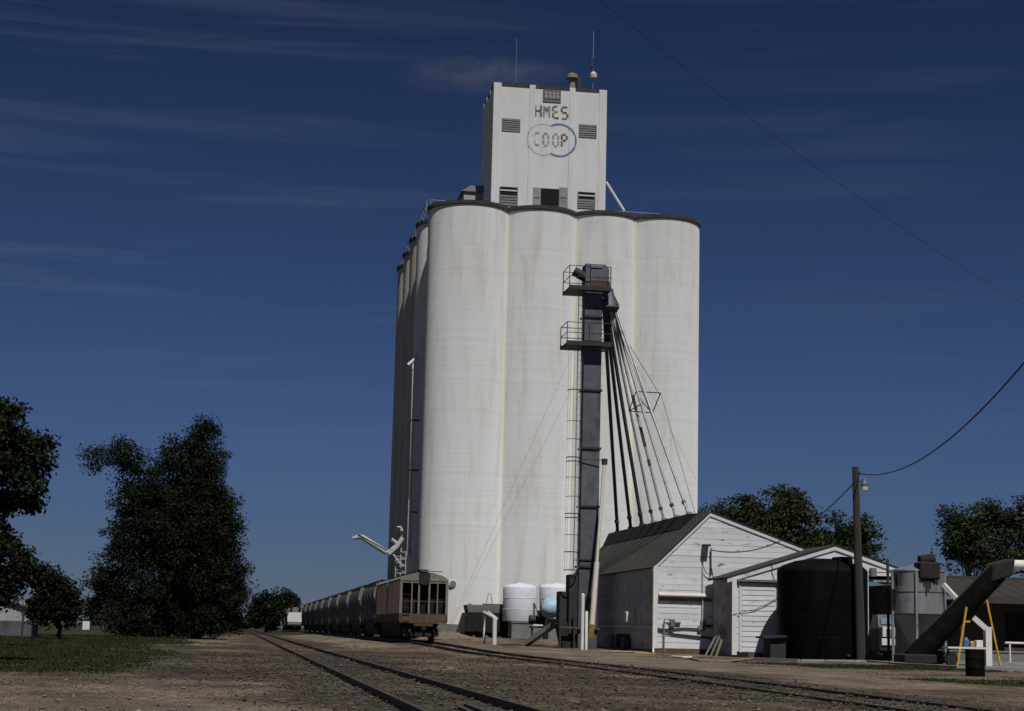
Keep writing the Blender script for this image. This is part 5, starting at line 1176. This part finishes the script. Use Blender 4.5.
# big dense tree left of the track
T = 140.0
b0 = onz(200, 637, 0); tb = at(196, 636, T)
tree('big dense dark green tree standing left of the track', (tb.x, T), [lb(205, 455, T, 24, 0, 36), lb(196, 520, T, 44, 0, 50), lb(185, 585, T, 60, 0, 45), lb(215, 590, T, 34, 0, 44), lb(222, 540, T, 24, 0, 42), lb(150, 545, T, 34, 0, 40), lb(112, 452, T, 26, 0, 14), lb(150, 480, T, 32, 0, 24), lb(96, 462, T, 13, 0, 10), lb(132, 462, T, 18, 0, 12), lb(175, 462, T, 22, 0, 26), lb(128, 600, T, 34, 0, 28), lb(206, 430, T, 15, 0, 12), lb(236, 575, T, 16, 0, 26), lb(110, 585, T, 18, 0, 22), lb(190, 615, T, 52, 0, 18), lb(150, 621, T, 55, 0, 12), lb(215, 620, T, 34, 0, 14), lb(190, 560, T, 34, 0, 60), lb(200, 490, T, 20, 0, 50), lb(128, 512, T, 20, 0, 20), lb(152, 522, T, 28, 0, 40), lb(118, 548, T, 24, 0, 26), lb(104, 588, T, 22, 0, 26), lb(96, 606, T, 14, 0, 15), lb(140, 500, T, 26, 0, 26), lb(235, 600, T, 18, 0, 22), lb(215, 505, T, 20, 0, 30), lb(200, 628, T, 45, 0, 9), lb(150, 628, T, 45, 0, 8), lb(185, 530, T, 40, 0, 70)],
     1750, 105, .12, M_LEAF, .38, clump_r=.95, shell=.5)
T = 47.0
tb = at(-112, 640, T)
tree('near leafy tree with its lower branches hanging into view at the far left', (tb.x, T), [lb(-30, 470, T, 70, 0, 55), lb(-75, 420, T, 90, 0, 60), lb(5, 408, T, 20, 0, 15), lb(30, 455, T, 24, 0, 17), lb(8, 485, T, 40, 0, 24), lb(-5, 440, T, 45, 0, 28), lb(-60, 520, T, 62, 0, 40), lb(40, 440, T, 14, 0, 10), lb(12, 505, T, 24, 0, 14)],
     420, 62, .095, M_LEAFN, .22, clump_r=.42, shell=.55)
T = 74.0; tb = at(-25, 640, T)
tree('dark bushy tree hanging over the pale metal building', (tb.x, T), [lb(-5, 560, T, 42, 0, 30), lb(20, 575, T, 24, 0, 18), lb(-30, 590, T, 40, 0, 34), lb(8, 592, T, 22, 0, 14), lb(-15, 545, T, 25, 0, 14)],
     170, 60, .12, M_LEAF, .16, clump_r=.55)
T = 108.0; tb = at(58, 634, T)
tree('low rounded dark tree beside the pale metal building', (tb.x, T), [lb(56, 600, T, 24, 0, 24), lb(48, 580, T, 20, 0, 14), lb(66, 610, T, 14, 0, 17), lb(42, 612, T, 13, 0, 14)],
     150, 60, .14, M_LEAF, .16, clump_r=.65)
T = 250.0; tb = at(132, 634, T)
tree('far pale green bush glimpsed behind the big dense tree', (tb.x, T), [lb(125, 612, T, 22, 0, 12), lb(105, 618, T, 14, 0, 9)], 60, 40, .3, M_LEAF2, .2, clump_r=1.0)
T = 330.0
for px, py, rx, rz, lab in ((266, 610, 15, 16, 'rounded far tree beside the distant railcars'), (284, 602, 15, 12, 'taller far tree rising behind the distant railcars')):
    tb = at(px, 630, T)
    tree(lab, (tb.x, T), [lb(px, py, T, rx, 0, rz), lb(px-6, py+6, T, rx*.7, 0, rz*.8), lb(px+3, py+8, T, rx*.9, 0, rz*.7)], 130, 40, .38, M_LEAF, .35, 'far trees along the track', clump_r=1.5); T += 40
for i, px in enumerate(list(range(228, 262, 9)) + [318, 332, 346]):
    tb = at(px, 630, 620+12*i); tree(('tiny far tree on the horizon beside the track' if i < 4 else 'tiny far tree on the horizon showing above the hopper cars'), (tb.x, 620+12*i), [lb(px, 623-(i > 3)*4, 620+12*i, 7, 0, 5)], 40, 30, .7, M_LEAF, .3, 'trees on the horizon', clump_r=1.6)
# trees behind the sheds
T = 168.0; tb = at(795, 640, T)
tree('broad leafy tree rising behind the white sheds', (tb.x, T), [lb(790, 515, T, 40, 0, 26), lb(745, 520, T, 34, 0, 22), lb(845, 535, T, 34, 0, 26), lb(770, 545, T, 55, 0, 32), lb(825, 560, T, 50, 0, 34), lb(862, 548, T, 20, 0, 20), lb(712, 530, T, 22, 0, 24), lb(742, 505, T, 9, 0, 10), lb(795, 496, T, 16, 0, 9), lb(700, 545, T, 18, 0, 28)],
     400, 80, .22, M_LEAF2, .4, clump_r=1.3, shell=.6)
T = 135.0; tb = at(958, 640, T)
tree('tall tree with pale trunk behind the brown building', (tb.x+1.5, T), [lb(985, 530, T, 40, 0, 28), lb(965, 545, T, 27, 0, 28), lb(1010, 520, T, 28, 0, 24), lb(1040, 540, T, 40, 0, 36), lb(955, 520, T, 16, 0, 12), lb(990, 560, T, 40, 0, 18), lb(950, 535, T, 12, 0, 12)],
     210, 90, .17, M_LEAF2, .28, bark=M_BARKL, clump_r=1.05, shell=.6, trunk_to=tuple(at(968, 525, T)))
T = 230.0
for px, lab in ((690, 'dark tree peeking beside the silo behind the spouts'), (905, 'low far tree between the bin and the pole'), (1000, 'far tree behind the brown building roof')):
    tb = at(px, 640, T); tree(lab, (tb.x, T), [lb(px, 600, T, 22, 0, 22), lb(px+8, 612, T, 20, 0, 20)], 70, 40, .3, M_LEAF, .3, clump_r=1.3)

# ------------------------------------------------------------------ dust plume drifting from the roof vent
a0 = V((vc.x, HY+3, HZ+vh)); a9 = V(at(398, 84, HY+6))
md = (a0+a9)/2; ln_ = (a9-a0).length
me = bpy.data.meshes.new('dust_plume'); import bmesh
bm = bmesh.new(); bmesh.ops.create_icosphere(bm, subdivisions=3, radius=1.0); bm.to_mesh(me); bm.free()
pl = bpy.data.objects.new('dust_plume', me); COL.objects.link(pl); pl.location = md+V((0, 0, .4))
pl.rotation_euler = (0, math.atan2(a9.z-a0.z, -(a9.x-a0.x))*1.0, 0); pl.scale = (ln_/2+1.2, 2.2, 2.1)
tag(pl, 'faint tan dust plume drifting left from the headhouse roof vent', 'dust', kind='stuff')
vm = bpy.data.materials.new('dust_air'); vm.use_nodes = True; t = vm.node_tree; t.nodes.clear()
o_ = N(t, 'ShaderNodeOutputMaterial'); pv = N(t, 'ShaderNodeVolumePrincipled'); pv.inputs['Color'].default_value = (.62, .60, .57, 1)
tcx = N(t, 'ShaderNodeTexCoord'); ln2 = t.links.new
vl = N(t, 'ShaderNodeVectorMath', operation='LENGTH'); ln2(tcx.outputs['Object'], vl.inputs[0])
fo = N(t, 'ShaderNodeMapRange'); fo.inputs[1].default_value = 1.0; fo.inputs[2].default_value = .1; ln2(vl.outputs['Value'], fo.inputs[0])
mpp = N(t, 'ShaderNodeMapping'); mpp.inputs['Scale'].default_value = (2.6, 1, 1.2); ln2(tcx.outputs['Object'], mpp.inputs[0])
nn = N(t, 'ShaderNodeTexNoise', Scale=1.6, Detail=4, Roughness=.6); ln2(mpp.outputs[0], nn.inputs['Vector'])
r1 = N(t, 'ShaderNodeMapRange'); r1.inputs[1].default_value = .36; r1.inputs[2].default_value = .75; ln2(nn.outputs[0], r1.inputs[0])
m1 = N(t, 'ShaderNodeMath', operation='MULTIPLY'); ln2(fo.outputs[0], m1.inputs[0]); ln2(r1.outputs[0], m1.inputs[1])
m2 = N(t, 'ShaderNodeMath', operation='MULTIPLY'); ln2(m1.outputs[0], m2.inputs[0]); m2.inputs[1].default_value = .17
ln2(m2.outputs[0], pv.inputs['Density']); ln2(pv.outputs[0], o_.inputs['Volume']); me.materials.append(vm)
